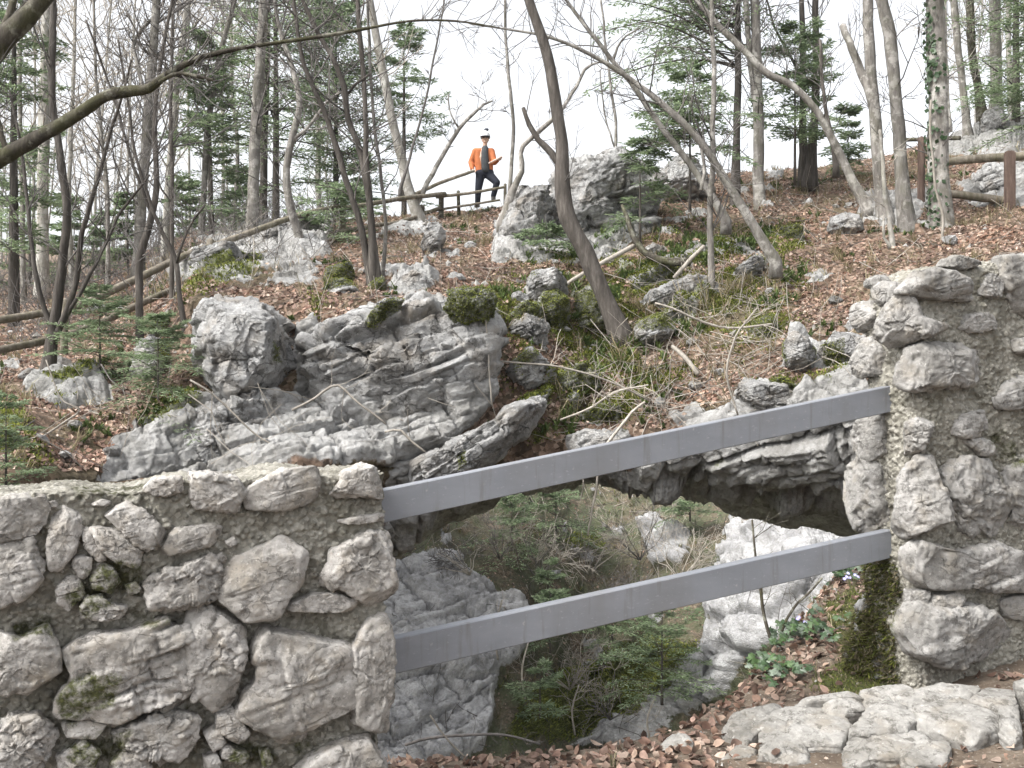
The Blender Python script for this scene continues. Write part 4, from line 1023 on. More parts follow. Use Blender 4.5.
# ------------------------------------------------------------------ scattering
def areas(S):
    V, Q = S['V'], S['Q']
    return .5*np.linalg.norm(np.cross(V[Q[:, 2]]-V[Q[:, 0]], V[Q[:, 3]]-V[Q[:, 1]]), axis=1)
def scatter(S, n, wgt, rg):
    Q = S['Q']; wf = areas(S)*wgt[Q].mean(1); c = np.cumsum(wf); f = np.searchsorted(c, rg.uniform(0, c[-1], n)); f = np.minimum(f, len(Q)-1)
    a, b = rg.uniform(size=(2, n, 1)); q = Q[f]; V, N = S['V'], S['N']
    p = (V[q[:, 0]]*(1-a)+V[q[:, 1]]*a)*(1-b)+(V[q[:, 3]]*(1-a)+V[q[:, 2]]*a)*b
    return p, unit(N[q].mean(1))
def frames(nr, rg, tilt):
    n = len(nr); m = unit(nr+rg.normal(size=(n, 3))*tilt); r = rg.normal(size=(n, 3))
    t = unit(r-(r*m).sum(1, keepdims=True)*m); return m, t, np.cross(m, t)
PAL = 1.18*np.array([(.24, .155, .115), (.17, .105, .08), (.31, .225, .172), (.10, .065, .05), (.38, .295, .24), (.28, .19, .152), (.21, .15, .118)])
def leaves_small(name, S, n, wgt, size, seed, lift=.012, tilt=.5, pal=PAL, mat=None):
    rg = np.random.default_rng(seed); p, nr = scatter(S, n, wgt, rg); m, t, b = frames(nr, rg, tilt)
    L = size*rg.uniform(.6, 1.25, (n, 1)); w_ = L*rg.uniform(.28, .42, (n, 1)); p = p+nr*lift*rg.uniform(.3, 1.6, (n, 1)); cu = L*rg.uniform(-.1, .3, (n, 1))
    V = np.stack([p-t*L/2, p+b*w_+m*cu, p+t*L/2+m*cu*.4, p-b*w_+m*cu], 1).reshape(-1, 3)
    i = np.arange(n)[:, None]*4; T = np.concatenate([i+[0, 1, 2], i+[0, 2, 3]])
    col = pal[rg.integers(0, len(pal), n)]*rg.uniform(.6, 1.35, (n, 1))*(1+.55*fbm(p*.7+5, 3))[:, None]*(1+.12*fbm(p*1.1+25, 2)[:, None]*np.array([1, 0, -1]))
    return tag(mesh_obj(name, V, T, mat or LEAF, smooth=False, attrs={'col': np.repeat(col, 4, 0)}), kind='stuff')
inview = lambda S, m=30: ((S['X'] > -m) & (S['X'] < 1024+m) & (S['Y'] < 768+m) & (S['Y'] > -m)).astype(float)
patchy = sstep(-.25, .25, fbm(BK['V']*.8+np.array([8, 1, 4.]), 4))
flatb = sstep(.15, .55, BK['N'][:, 2])
wl = inview(BK)*(1-BK['rock'])**2*(1-.8*BK['moss'])*(.07+patchy**1.5)*flatb*(BK['D'] < 40)*(BK['row'] > 136)*(BK['N'][:, 1] < .5)
leaves_small('fallen_leaves', BK, 72000, wl/np.clip(BK['D']/14, .6, 4), .075, 1)
flatf = sstep(.1, .5, FK['N'][:, 2])
wf = inview(FK)*(1-FK['rock'])*(1-FK['moss'])*flatf
leaves_small('fallen_leaves', FK, 14000, wf, .13, 2)

def blades(name, S, n, wgt, h, wd, seed, pal, bend=.6, clump=0, up=.5, mat=None):
    rg = np.random.default_rng(seed)
    if clump:
        p, nr = scatter(S, n//clump, wgt, rg); p = np.repeat(p, clump, 0); nr = np.repeat(nr, clump, 0); n = len(p); p = p+rg.normal(size=(n, 3))*h*.12
    else: p, nr = scatter(S, n, wgt, rg)
    az = rg.uniform(0, 2*math.pi, n); out = np.stack([np.cos(az), np.sin(az), 0*az], -1)
    side = np.stack([-np.sin(az), np.cos(az), 0*az], -1); H = h*rg.uniform(.4, 1.2, (n, 1)); W_ = wd*rg.uniform(.6, 1.2, (n, 1))
    g = unit(nr*(1-up)+np.array([0, 0, up])+rg.normal(size=(n, 3))*.25); B = bend*rg.uniform(.2, 1.3, (n, 1))
    m = p+g*H*.55+out*H*B*.3; tip = p+g*H*(1-.35*B)+out*H*B
    V = np.stack([p-side*W_/2, p+side*W_/2, m+side*W_*.4, m-side*W_*.4, tip], 1).reshape(-1, 3)
    i = np.arange(n)[:, None]*5
    col = pal[rg.integers(0, len(pal), n)]*rg.uniform(.7, 1.3, (n, 1))
    return tag(mesh_obj(name, V, [i+[0, 1, 2, 3], i+[3, 2, 4]], mat or LEAF, smooth=False, attrs={'col': np.repeat(col, 5, 0)}), kind='stuff')
DRY = np.array([(.26, .215, .13), (.34, .29, .19), (.2, .16, .1), (.16, .15, .07)])
MOSSP = np.array([(.115, .14, .028), (.19, .215, .042), (.07, .085, .02), (.26, .28, .065)])
GRN = np.array([(.07, .1, .03), (.1, .13, .045), (.05, .075, .025)])
pat2 = sstep(.05, .45, fbm(BK['V']*.9+np.array([18, 3, 4.]), 4))
blades('dry_grass', BK, 8000, inview(BK)*(1-BK['rock'])*pat2*flatb*(BK['D'] < 30)*(BK['row'] > 136), .22, .012, 3, DRY, 1.0, clump=16)
blades('moss', BK, 36000, inview(BK)*sstep(.3, .6, BK['moss'])*(BK['row'] > 136)*(BK['D'] < 30), .055, .022, 4, MOSSP, .5, up=.2)
cen = sstep(-20, 25, poly_sd(BK['X'], BK['Y'], [(480, 300), (560, 260), (700, 240), (800, 240), (800, 320), (690, 370), (640, 440), (540, 460), (500, 380)]))
blades('moss', BK, 40000, inview(BK)*cen*sstep(-.05, .3, fbm(BK['V']*1.6+41, 4))*(BK['row'] > 136)*(BK['D'] < 24), .05, .024, 44, MOSSP, .6, up=.1)
blades('green_herbs', BK, 6000, inview(BK)*cen*sstep(.05, .3, fbm(BK['V']*1.1+61, 3))*(BK['row'] > 136)*(BK['D'] < 24), .16, .03, 45, GRN*1.4, .9, clump=12)
blades('green_herbs', BK, 5000, inview(BK)*(1-BK['rock'])*sstep(.2, .4, fbm(BK['V']*.7+np.array([1, 33, 4.]), 3))*flatb*(BK['D'] < 26)*(BK['row'] > 136), .12, .035, 5, GRN, .9, clump=10)
pat3 = sstep(-.1, .3, fbm(FK['V']*.35+np.array([18, 3, 4.]), 4))
blades('dry_grass', FK, 12000, inview(FK)*(1-FK['rock'])*pat3*flatf, .4, .03, 6, np.vstack([DRY*.8, MOSSP[1:3]]), 1.0, clump=16)
blades('moss', FK, 16000, inview(FK)*sstep(.3, .6, FK['moss']), .16, .07, 7, MOSSP, .5, up=.2)
# twig litter: thin sticks lying about
def sticks(name, S, n, wgt, L, r, seed, pal, lift=.3):
    rg = np.random.default_rng(seed); p, nr = scatter(S, n, wgt, rg); m, t, b = frames(nr, rg, lift); mb = MB()
    for i in range(n):
        l = L*rg.uniform(.3, 1.3); k = 5; s = np.linspace(-.5, .5, k)[:, None]*l
        q = p[i]+t[i]*s+b[i]*(s**2/l)*rg.uniform(-.8, .8)+nr[i]*(r+.05*l*rg.uniform(0, 1))+rg.normal(size=(k, 3))*l*.02
        mb.tube(q, np.linspace(1, .4, k)*r*rg.uniform(.5, 1.3), 3, cap=False, )
    return mb
tag(sticks('twig_litter', BK, 700, wl, .9, .008, 8, None).build('twig_litter', TWIG), kind='stuff')
tag(sticks('twig_litter', BK, 160, wl, 1.3, .009, 9, None).build('twig_litter', TWIGP), kind='stuff')
tag(sticks('brushwood', FK, 2200, wf+.15*inview(FK), 2.6, .022, 10, None, 1.2).build('brushwood', TWIG), kind='stuff')
tag(sticks('brushwood', FK, 2200, wf*sstep(620, 560, FK['Y'])+.3*wf, 2.6, .022, 12, None, 1.2).build('brushwood', TWIGP), kind='stuff')

# near leaves on the path edge: shaped and curled
def leaves_near(name, S, n, wgt, size, seed, lift=.012, tilt=.6, pal=PAL, lens=5, wide=.3):
    rg = np.random.default_rng(seed); p, nr = scatter(S, n, wgt, rg); m, t, b = frames(nr, rg, tilt)
    L = size*rg.uniform(.6, 1.25, (n, 1)); cl = rg.uniform(-.5, .9, (n, 1)); cw = rg.uniform(-.2, .8, (n, 1)); p = p+nr*lift*rg.uniform(.2, 2, (n, 1))
    st = np.linspace(0, 1, lens); wp = np.sin(math.pi*st**.85)**.9*wide; V = []
    for s, w_ in zip(st, wp):
        c = p+t*L*(s-.5)+m*L*cl*(s-.5)**2*1.2
        V += [c+b*L*w_+m*L*cw*w_*.8, c, c-b*L*w_+m*L*cw*w_*.8]
    V = np.stack(V, 1).reshape(-1, 3); k = 3*lens; i = np.arange(n)[:, None]*k; Q = []
    for j in range(lens-1):
        for e in (0, 1): Q.append(i+[3*j+e, 3*j+e+1, 3*j+e+4, 3*j+e+3])
    col = pal[rg.integers(0, len(pal), n)]*rg.uniform(.7, 1.35, (n, 1)); col = np.repeat(col[:, None], k, 1)
    col[:, 1::3] *= .8
    return mesh_obj(name, V, np.concatenate(Q), LEAF, attrs={'col': col.reshape(-1, 3)})
pv = PK['V']; visp = (PK['Y'] < 800)*(PK['Y'] > 500)*(PK['X'] > 340)*(PK['X'] < 1060)
edge = sstep(-1.1, -.15, PK['over'])*sstep(1.6, .9, PK['over'])
bare = sstep(.1, .35, fbm(pv*1.6+3, 4))
bankp = sstep(-8, 14, poly_sd(PK['X'], PK['Y'], [(725, 700), (735, 650), (790, 590), (850, 560), (880, 600), (880, 660), (800, 690)]))
tag(leaves_near('fallen_leaves', PK, 9500, visp*(.10+edge*1.6+bankp*1.3+1.6*(PK['X'] < 720)+.5*sstep(930, 990, PK['X']))*(1-.7*bare*(1-edge))*(1-.7*PK['moss']), .058, 21, pal=PAL*.82), kind='stuff')
tag(leaves_near('leaf_scraps', PK, 5000, visp*(.4+edge)*(1-.6*PK['moss']), .022, 22, lens=3), kind='stuff')
tag(sticks('twig_litter', PK, 260, visp*(.3+edge), .22, .0025, 23, None).build('twig_litter', TWIG), kind='stuff')
blades('moss', PK, 14000, visp*sstep(.3, .6, PK['moss']), .018, .006, 24, np.vstack([MOSSP*.7, DRY*.7]), .5, up=.3)
blades('dry_grass', PK, 1800, visp*(edge*.7+bankp), .11, .004, 25, np.vstack([DRY, GRN]), 1.0, clump=12)
def gravel(S, n, wgt, r, seed):
    rg = np.random.default_rng(seed); p, nr = scatter(S, n, wgt, rg); s = r*rg.lognormal(0, .45, (n, 1))
    d = np.array([(1, 0, 0), (-1, 0, 0), (0, 1, 0), (0, -1, 0), (0, 0, 1), (0, 0, -1)], float); V = (p[:, None]+d[None]*rg.uniform(.6, 1.3, (n, 6, 1))*s[:, None]+rg.normal(size=(n, 6, 3))*s[:, None]*.15).reshape(-1, 3)
    i = np.arange(n)[:, None]*6; T = np.concatenate([i+f for f in ([0, 2, 4], [2, 1, 4], [1, 3, 4], [3, 0, 4], [2, 0, 5], [1, 2, 5], [3, 1, 5], [0, 3, 5])])
    c = np.array([(.3, .285, .26), (.2, .185, .165), (.38, .37, .35)])[rg.integers(0, 3, n)]
    return tag(mesh_obj('gravel', V, T, LEAF, smooth=False, attrs={'col': np.repeat(c, 6, 0)}), kind='stuff')
gravel(PK, 2600, visp*(.6+.4*edge), .007, 26)
gravel(BK, 1100, inview(BK)*(1-BK['rock'])*sstep(.05, .35, fbm(BK['V']*1.1+np.array([55, 3, 4.]), 4))*flatb*(BK['D'] < 26)*(BK['row'] > 136), .032, 27)
midp = sstep(-10, 20, poly_sd(BK['X'], BK['Y'], [(540, 470), (560, 390), (620, 330), (680, 280), (760, 260), (800, 300), (770, 400), (650, 470)]))
blades('dry_grass', BK, 2200, inview(BK)*(1-.7*BK['rock'])*(.15*flatb+midp)*(BK['D'] < 24)*(BK['row'] > 136), .42, .011, 31, DRY, 1.3, clump=9)
tag(sticks('twig_litter', BK, 1100, inview(BK)*(midp+.1)*(BK['D'] < 24)*(BK['row'] > 136), 1.2, .007, 32, None, .9).build('twig_litter', TWIGP), kind='stuff')
for k, S in enumerate(MOSSY):
    ms = areas(S)[(S['moss'][S['Q']].mean(1) > .5)].sum()
    if ms > .02: blades('moss', S, int(min(9000, ms*7000)), sstep(.4, .6, S['moss'])*(S['N'][:, 1] < .5), .016, .013, 400+k, MOSSP*1.25, .6, up=.1)
blades('moss', PIL, 9000, sstep(.35, .6, PIL['moss'])*(PIL['X'] < 910), .035, .008, 33, np.vstack([MOSSP*.5, DRY*.45]), .8, up=-.35)
hump = [(846, 698), (850, 655), (858, 612), (872, 584), (890, 580), (898, 640), (896, 702)]
boulder('earth_hump', 'dark mossy earth hump hanging under the left foot of the tall pillar', hump, 5.25, .13, .2, 850, basem=.5, moss=[[(840, 700), (850, 640), (865, 600), (880, 610), (875, 660), (870, 700)]], rough=.16, cracks=.08)
blades('moss', MOSSY[-1], 9000, sstep(.4, .6, MOSSY[-1]['moss']), .05, .007, 34, np.vstack([MOSSP*.5, DRY*.45]), 1.0, up=-.5)
# ------------------------------------------------------------------ trees
def limb(px, d, n=None, jit=.0, seed=0, dd=0.0):
    """a limb along picture bearings at distance d: world points and radii"""
    a = np.asarray(px, float); n = n or max(6, int(np.linalg.norm(np.diff(a[:, :2], axis=0), axis=1).sum()/9)+2)
    s = spline(a, n); rg = np.random.default_rng(seed+77)
    t = np.linspace(0, 1, n)
    dep = d+dd*t+(.5*fbm(np.stack([t*3, t*0+seed*1.7, t*0], -1), 2))*jit
    p = P(s[:, 0], s[:, 1], dep); r = np.maximum(s[:, 2], .5)/2/F*dep
    if jit: p[:, 0] += jit*.12*fbm(np.stack([t*6, t*0+seed*2.9, t*0+5], -1), 3)*np.minimum(1, t*4)
    return p, r

def twig_set(limbs, rg, n, L, rmin, up=.35, sub=3, lo=.25, k=3):
    mb = MB()
    lens = np.array([np.linalg.norm(np.diff(p, axis=0), axis=1).sum() for p, r in limbs]); pr = lens/lens.sum()
    for i in range(n):
        p, r = limbs[rg.choice(len(limbs), p=pr)]
        j = int((lo+(1-lo)*rg.uniform()**.8)*(len(p)-1)); j = min(max(j, 0), len(p)-1)
        t = unit(p[min(j+1, len(p)-1)]-p[max(j-1, 0)]); q = rg.normal(size=3); q[1] *= .7; q = unit(q-(q@t)*t)
        d = unit(q+t*rg.uniform(.2, 1.1)+np.array([0, 0, up])*rg.uniform(0, 1.5)); l = L*rg.uniform(.35, 1.15)
        r0 = max(min(r[j]*.5, l*.013), rmin)
        def grow_(o, d, l, r0, m, lev):
            st = l/(m-1); pts = [o]; dd = d
            for s_ in range(m-1):
                dd = unit(dd+rg.normal(size=3)*.17+np.array([0, 0, up*.22])); pts.append(pts[-1]+dd*st)
            pts = np.array(pts); mb.tube(pts, np.linspace(r0, max(rmin*.7, r0*.3), m), k, cap=False)
            if lev:
                for _ in range(rg.integers(1, sub+1)):
                    e = rg.integers(1, m-1) if m > 2 else 0; tt = unit(pts[e+1]-pts[e]); qq = rg.normal(size=3); qq = unit(qq-(qq@tt)*tt)
                    grow_(pts[e], unit(tt*.9+qq*.75), l*rg.uniform(.3, .6), max(r0*.55, rmin*.8), 4, lev-1)
        grow_(p[j], d, l, r0, 6, 2 if sub > 2 else 1)
    return mb

def few_twigs(W, rg, n, L, rmin, mat, root, **kw):
    if n > 14: twig_set(W, rg, n, L, rmin, **kw).build('twigs', mat, root)
    else:
        for _ in range(n): twig_set(W, rg, 1, L, rmin, **kw).build('twig', mat, root)

def tree(label, d, limbs, mat=None, n=30, L=1.6, seed=1, tw=None, jit=.35, group=None, lo=.25, rough=.24, flare=1.35, up=.35, cat='tree', name='bare_tree', sub=3, twmat=None, spread=0):
    mat = mat or BARKD; base = limbs[0][0]
    d0 = d if d else bank_d(base[0], base[1])
    root = None; W = []
    for i, lb in enumerate(limbs):
        dl = 0 if i == 0 else spread*((-1)**i)*(.5+.5*((i*37) % 10)/10)
        lb = [tuple(p) for p in lb]
        p, r = limb(lb, d0, jit=jit, seed=seed*13+i, dd=dl)
        if i == 0:
            r = r*(1+(flare-1)*np.exp(-np.linspace(0, 1, len(r))*14)); root = thing(name, label, cat, p[0], group)
            p = np.vstack([p[0]-np.array([0, 0, .25]), p]); r = np.concatenate([[r[0]*1.1], r])
        else:
            # seat the limb on the closest already built limb
            best = min(((np.linalg.norm(q-p[0], axis=1).min(), q[np.linalg.norm(q-p[0], axis=1).argmin()]) for q, _ in W), key=lambda z: z[0])
            if best[0] < .5*d0/14: p = p+np.outer(np.exp(-np.linspace(0, 1, len(p))*6), best[1]-p[0])
        W.append((p, r)); mb = MB(); mb.tube(p, r, 10 if r.max()/d0*F > 3 else 6, rough=rough, seed=seed+i)
        mb.build('trunk' if i == 0 else 'branch', mat, root)
    if n:
        rg = np.random.default_rng(seed+500)
        for W2 in ([[w1] for w1 in W] if d0 < 8 else [W]): few_twigs(W2, rg, n if len(W2) > 1 or d0 >= 8 else 15+n//10, L, .00032*d0, twmat or tw or (TWIG if (mat is not BARKP and d0 < 26) else TWIGP), root, lo=lo, up=up, sub=sub)  # far trees take paler twigs: hazy wash-out put into the bark colour
    return root

# the near tree standing just outside the picture at left, whose limbs cross the top left corner
tree('large near tree at the left edge, its mossy limb reaching across the top left sky', 5.6, [
    [(-62, 800, 52), (-60, 500, 46), (-56, 300, 40), (-50, 180, 36), (-30, 90, 27), (2, 42, 22), (30, 14, 19), (70, -35, 15), (110, -90, 12)],
    [(-54, 205, 22), (-20, 172, 19), (10, 153, 16), (45, 134, 14), (75, 116, 12.5), (102, 98, 11), (122, 92, 12.5), (148, 89, 10), (165, 76, 7.5), (195, 60, 6), (230, 50, 5), (275, 43, 4), (330, 35, 4), (369, 28, 3.5)],
    [(150, 88, 5), (175, 74, 4.5), (195, 76, 4), (213, 80, 3)], [(5, 150, 6), (-2, 120, 5), (-6, 95, 4)], [(369, 28, 3), (410, 21, 2.4), (455, 21, 2.2), (500, 28, 1.8)],
    [(-8, 60, 9), (4, 28, 8), (14, 0, 7), (24, -40, 6)]], BARKM, n=34, L=.42, seed=3, jit=.1, lo=.35, sub=2)

# trunks of the left hand slope
tree('dark slender multi-stemmed tree at left growing by the lowest fence rail', 13.6, [
    [(48, 372, 12), (53, 330, 10), (62, 270, 9), (66, 215, 8), (62, 170, 8), (53, 110, 7), (52, 50, 7), (52, -20, 6)],
    [(55, 350, 7), (75, 290, 6), (84, 230, 5), (100, 170, 4), (118, 110, 3), (130, 60, 2)], [(52, 340, 6), (36, 280, 5), (28, 210, 4), (20, 140, 3), (10, 90, 2)], [(60, 330, 5), (92, 270, 4), (120, 215, 3), (150, 175, 2)]],
    BARKD, n=60, L=1.1, seed=4, spread=1)
tree('dark curved stem at left in front of the upper fence rail', 14.2, [
    [(140, 345, 7), (139, 300, 7), (139, 258, 8), (150, 222, 7), (157, 185, 6), (155, 130, 5), (160, 70, 4), (172, 0, 3), (176, -30, 2)], [(152, 218, 4), (128, 150, 3), (112, 90, 2.4), (86, 20, 2)]], BARKD, n=40, L=1.2, seed=5)
tree('thin crooked dark stem leaning left, crossing both rails beside the pale boulder', 13.8, [
    [(186, 335, 6), (180, 300, 5), (175, 262, 5), (160, 228, 4), (148, 195, 3.4), (135, 150, 3), (128, 100, 2.4), (118, 40, 2)], [(174, 262, 3), (190, 225, 2.4), (205, 205, 2)]], BARKD, n=30, L=1.0, seed=6)
tree('thin upright dark stem against the sky left of the pale trunk', 16, [[(172, 300, 4.5), (172, 220, 4), (171, 120, 4), (172, 40, 3.5), (174, -30, 3)]], BARKD, n=24, L=1.1, seed=7)
tree('grey mottled trunk at upper left crossing the long mossy limb', 22, [[(138, 270, 11), (142, 200, 10), (148, 120, 10), (153, 50, 9), (160, -30, 8)], [(148, 110, 5), (136, 60, 4), (134, 40, 3.5), (155, 15, 3)]], BARKG, n=40, L=1.8, seed=8)
tree('pale upright trunk in the top left, tallest of the whitish ones', 26, [[(42, 290, 12), (43, 200, 11), (44, 120, 11), (46, 60, 10), (48, -30, 9)]], BARKP, n=30, L=1.8, seed=9)
tree('pale slightly leaning trunk behind the curved dark stem', 24, [[(164, 270, 9), (168, 200, 8), (175, 110, 8), (180, 60, 7), (193, -25, 7)]], BARKP, n=40, L=1.9, seed=10)
tree('grey trunk leaning right, midway between pale trunk and large grey trunk', 23, [[(200, 250, 7), (204, 190, 6), (208, 130, 6), (217, 70, 5.5), (232, 10, 5), (240, -30, 4)], [(214, 80, 4), (198, 60, 3), (186, 62, 2)]], BARKG, n=34, L=1.7, seed=11)
tree('large straight grey trunk rising behind the fence above the pale boulder', 21.5, [[(249, 262, 13), (252, 215, 12), (255, 150, 11.5), (259, 80, 11), (263, 10, 10), (266, -30, 9)]], BARKG, n=26, L=2.0, seed=12)
tree('dark thick trunk, left of the two straight firs behind the rails', 27, [[(263, 232, 8), (264, 150, 7.5), (266, 80, 7), (268, -30, 6)]], BARKD, n=12, L=1.4, seed=13)
tree('crooked grey tree bent over right of the two dark firs', 18, [[(304, 262, 8), (298, 232, 8), (290, 205, 8), (286, 175, 7.5), (293, 135, 7), (299, 100, 6), (290, 62, 5), (280, 30, 4), (272, -20, 3)], [(292, 140, 4), (310, 125, 3.5), (325, 105, 3), (340, 92, 2.5)]], BARKG, n=36, L=1.4, seed=14)
tree('dark slender leaning stem, leftmost of the clump above the mossy boulder', None, [[(372, 285, 8), (360, 222, 6.5), (347, 180, 6), (338, 150, 6), (325, 112, 5.5), (312, 84, 5), (302, 58, 4.6), (297, 30, 4), (292, -20, 3)]], BARKD, n=24, L=1.2, seed=15)
tree('dark slender stem of the clump that forks to the upper left', None, [[(374, 285, 9), (371, 215, 7), (365, 172, 6.5), (356, 140, 6), (348, 118, 6), (344, 88, 6), (333, 60, 5), (316, 28, 5), (302, 0, 4), (292, -25, 4)], [(348, 98, 3.5), (356, 84, 3), (370, 74, 2)]], BARKD, n=26, L=1.2, seed=16)
tree('dark straight stem of the clump, rising almost upright to the sky', None, [[(378, 285, 8), (370, 212, 6.5), (367, 160, 6), (365, 112, 5), (362, 57, 5), (357, 0, 4.5), (355, -25, 4)]], BARKD, n=20, L=1.2, seed=17)
tree('thin pale stem at the right side of the dark stem clump', None, [[(382, 282, 4), (386, 220, 3.6), (376, 140, 3.2), (369, 60, 3), (366, -20, 2.5)]], BARKG, n=16, L=1.0, seed=18)
tree('pale grey trunk left of the man, leaning left as it rises', 22.5, [[(420, 222, 11), (416, 210, 10), (407, 183, 9.5), (397, 140, 9), (386, 86, 8.5), (376, 37, 8), (370, 0, 7), (366, -25, 6)]], BARKP, n=18, L=1.4, seed=19)
tree('small bare sapling leaning right toward the man with a forked tip', 23, [[(416, 205, 5), (426, 186, 5), (440, 160, 4.6), (459, 129, 4), (472, 115, 3.4), (484, 104, 3)], [(483, 105, 2.2), (492, 101, 1.8)], [(458, 130, 2), (450, 112, 1.6), (448, 95, 1.4)]], BARKG, n=14, L=.9, seed=20)
tree('hair thin whip of a sapling in the sky left of the man', 22, [[(400, 190, 3), (412, 150, 2.6), (425, 105, 2.3), (434, 57, 2), (441, 20, 1.8), (446, -20, 1.5)]], TWIG, n=8, L=.8, seed=21)
tree('thin upright stem right of the man, before the pointed crag', 19.5, [[(509, 205, 4.6), (511, 170, 4), (513, 130, 3.6), (509, 80, 3.4), (506, 40, 3), (505, -20, 2.6)]], BARKG, n=10, L=.9, seed=22)
tree('grey curving stem at the crag that loops behind the mossy trunk', 19, [[(503, 222, 9), (513, 190, 7), (522, 170, 5.5), (521, 150, 5), (534, 136, 5), (552, 120, 4.4), (564, 106, 4), (577, 86, 3.4), (586, 68, 3), (600, 62, 2)]], BARKG, n=10, L=.9, seed=23)
# the dark leaning trunk in the middle
tree('thick dark mossy leaning trunk in the middle with its foot in green moss', 14.9, [
    [(620, 336, 21), (610, 310, 18), (598, 282, 17), (584, 250, 17), (570, 222, 17), (563, 195, 16), (562, 165, 14), (562, 140, 12), (556, 105, 12), (549, 65, 11), (541, 35, 10), (529, 0, 9), (520, -30, 8)],
    [(560, 168, 7), (550, 152, 7), (537, 138, 6), (529, 124, 5), (523, 108, 4)]], BARKD, n=12, L=.9, seed=24, jit=.15, flare=1.25)
tree('long leaning bare stem whose arching tip sweeps left across the white sky', 15.5, [
    [(776, 262, 10), (762, 240, 9.5), (745, 212, 9), (720, 172, 8), (700, 142, 7.5), (675, 116, 7), (650, 94, 6), (622, 74, 5), (600, 60, 4.4), (570, 45, 3.6), (540, 35, 3), (505, 29, 2.2), (470, 24, 1.5)],
    [(700, 140, 3), (704, 170, 3.4), (700, 190, 3.4)]], BARKG, n=34, L=1.1, seed=25)
tree('second leaning bare stem crossing behind the long arching one', 17.5, [
    [(726, 220, 8), (708, 190, 7), (690, 165, 6.5), (662, 128, 6), (640, 95, 5.4), (622, 72, 5), (604, 50, 4.5), (585, 25, 4), (566, 0, 3.4), (550, -25, 3)],
    [(612, 62, 3), (622, 40, 2), (640, 28, 1.6)]], BARKG, n=30, L=1.1, seed=26)
tree('thin bare whip rising from the blocky crag into the white sky', 20, [[(614, 166, 3.4), (616, 130, 3), (610, 80, 2.6), (604, 30, 2.2), (600, -20, 2)], [(614, 150, 2), (604, 110, 1.6), (600, 70, 1.3)]], BARKG, n=10, L=.9, seed=27)
tree('thin upright stem over the bank with a pale foot below the leaning stems', 15.8, [[(711, 312, 7), (711, 270, 6.5), (710, 210, 6), (712, 150, 5.5), (714, 90, 5), (713, 30, 4.5), (712, -25, 4)]], BARKG, n=30, L=1.2, seed=28)
tree('straight grey double trunk on the skyline at upper right, left of the slanting limb', 21, [[(762, 232, 14), (759, 190, 12), (758, 130, 11), (757, 70, 10), (755, 0, 9), (754, -25, 8)], [(757, 120, 7), (750, 60, 6), (746, 0, 5.5), (745, -25, 5)]], BARKG, n=30, L=1.5, seed=29)
tree('slender dark trunk beside the straight double one, clothed in fir sprays', 21.5, [[(734, 222, 9), (736, 150, 7.5), (738, 90, 7), (738, 30, 6), (737, -25, 5)]], BARKD, n=12, L=1.2, seed=30)
tree('slanting bare tree falling across the upper right from the twin trunks to the sky', 19, [
    [(868, 207, 11), (855, 186, 9), (843, 160, 8), (833, 140, 8), (822, 118, 7.5), (808, 100, 7), (790, 84, 7), (768, 74, 7), (745, 52, 6.5), (720, 27, 6), (698, 3, 5.4), (680, -20, 5)]], BARKG, n=34, L=1.1, seed=31)
tree('left trunk of the twin dark trunks on the skyline, upper right', 23, [[(804, 178, 10), (803, 140, 8), (803, 90, 6.5), (803, 40, 6), (801, -25, 5)], [(801, 78, 3), (790, 55, 3), (776, 30, 2.4), (767, 0, 2)]], BARKD, n=18, L=1.3, seed=32)
tree('right trunk of the twin dark trunks on the skyline, slightly thicker', 22.6, [[(810, 180, 12), (813, 140, 9), (816, 90, 8), (816, 40, 7), (815, -25, 6)]], BARKD, n=18, L=1.3, seed=33)
tree('forked grey trunk at right with its left limb snapped off short', 18.6, [[(886, 222, 14), (880, 180, 12), (876, 130, 12), (873, 90, 11), (869, 40, 11), (868, -25, 10)], [(876, 110, 10), (866, 82, 9), (857, 62, 8), (850, 45, 7), (843, 25, 7)]], BARKG, n=12, L=1.0, seed=34)
tree('smooth grey trunk curving slightly left, next to the ivy covered trunk', 17.8, [[(908, 238, 17), (904, 200, 15), (899, 150, 13), (896, 100, 12.5), (892, 50, 12.5), (884, 10, 12), (878, -25, 12)]], BARKG, n=12, L=1.2, seed=35)
IV = tree('thickest trunk at right with ivy up its side and a pale vine', 17.6, [[(943, 238, 25), (940, 200, 21), (938, 150, 20), (938, 100, 19), (936, 50, 19), (934, -25, 18)]], BARKG, n=10, L=1.2, seed=36, name='ivy_tree')
tree('grey trunk standing behind the thickest ivy trunk, upper right corner', 27, [[(968, 135, 8), (963, 90, 7), (957, 40, 7), (952, -25, 7)]], BARKG, n=14, L=1.5, seed=37)
tree('grey leaning trunk with a mossy foot above the whitish rounded boulder', 27.5, [[(984, 128, 12), (978, 90, 8), (972, 45, 8), (968, -25, 7)]], BARKM, n=14, L=1.5, seed=38)
tree('pale broad trunk near the top right corner beside the firs', 28, [[(996, 118, 13), (996, 70, 11), (995, 20, 11), (994, -25, 10)]], BARKP, n=14, L=1.5, seed=39)
tree('short dark stem leaning right among the rails of the right fence', 20, [[(836, 165, 5), (832, 140, 4.4), (826, 110, 4), (822, 80, 3.4), (820, 40, 3)]], BARKD, n=10, L=.9, seed=40)
tree('whitish bare root-like stem climbing left of the smooth grey trunk', 16.8, [[(893, 252, 6), (890, 225, 5), (885, 195, 4.4), (882, 160, 4), (880, 130, 3)], [(893, 250, 4), (884, 236, 3), (884, 215, 2.6)]], BARKP, n=6, L=.6, seed=41)
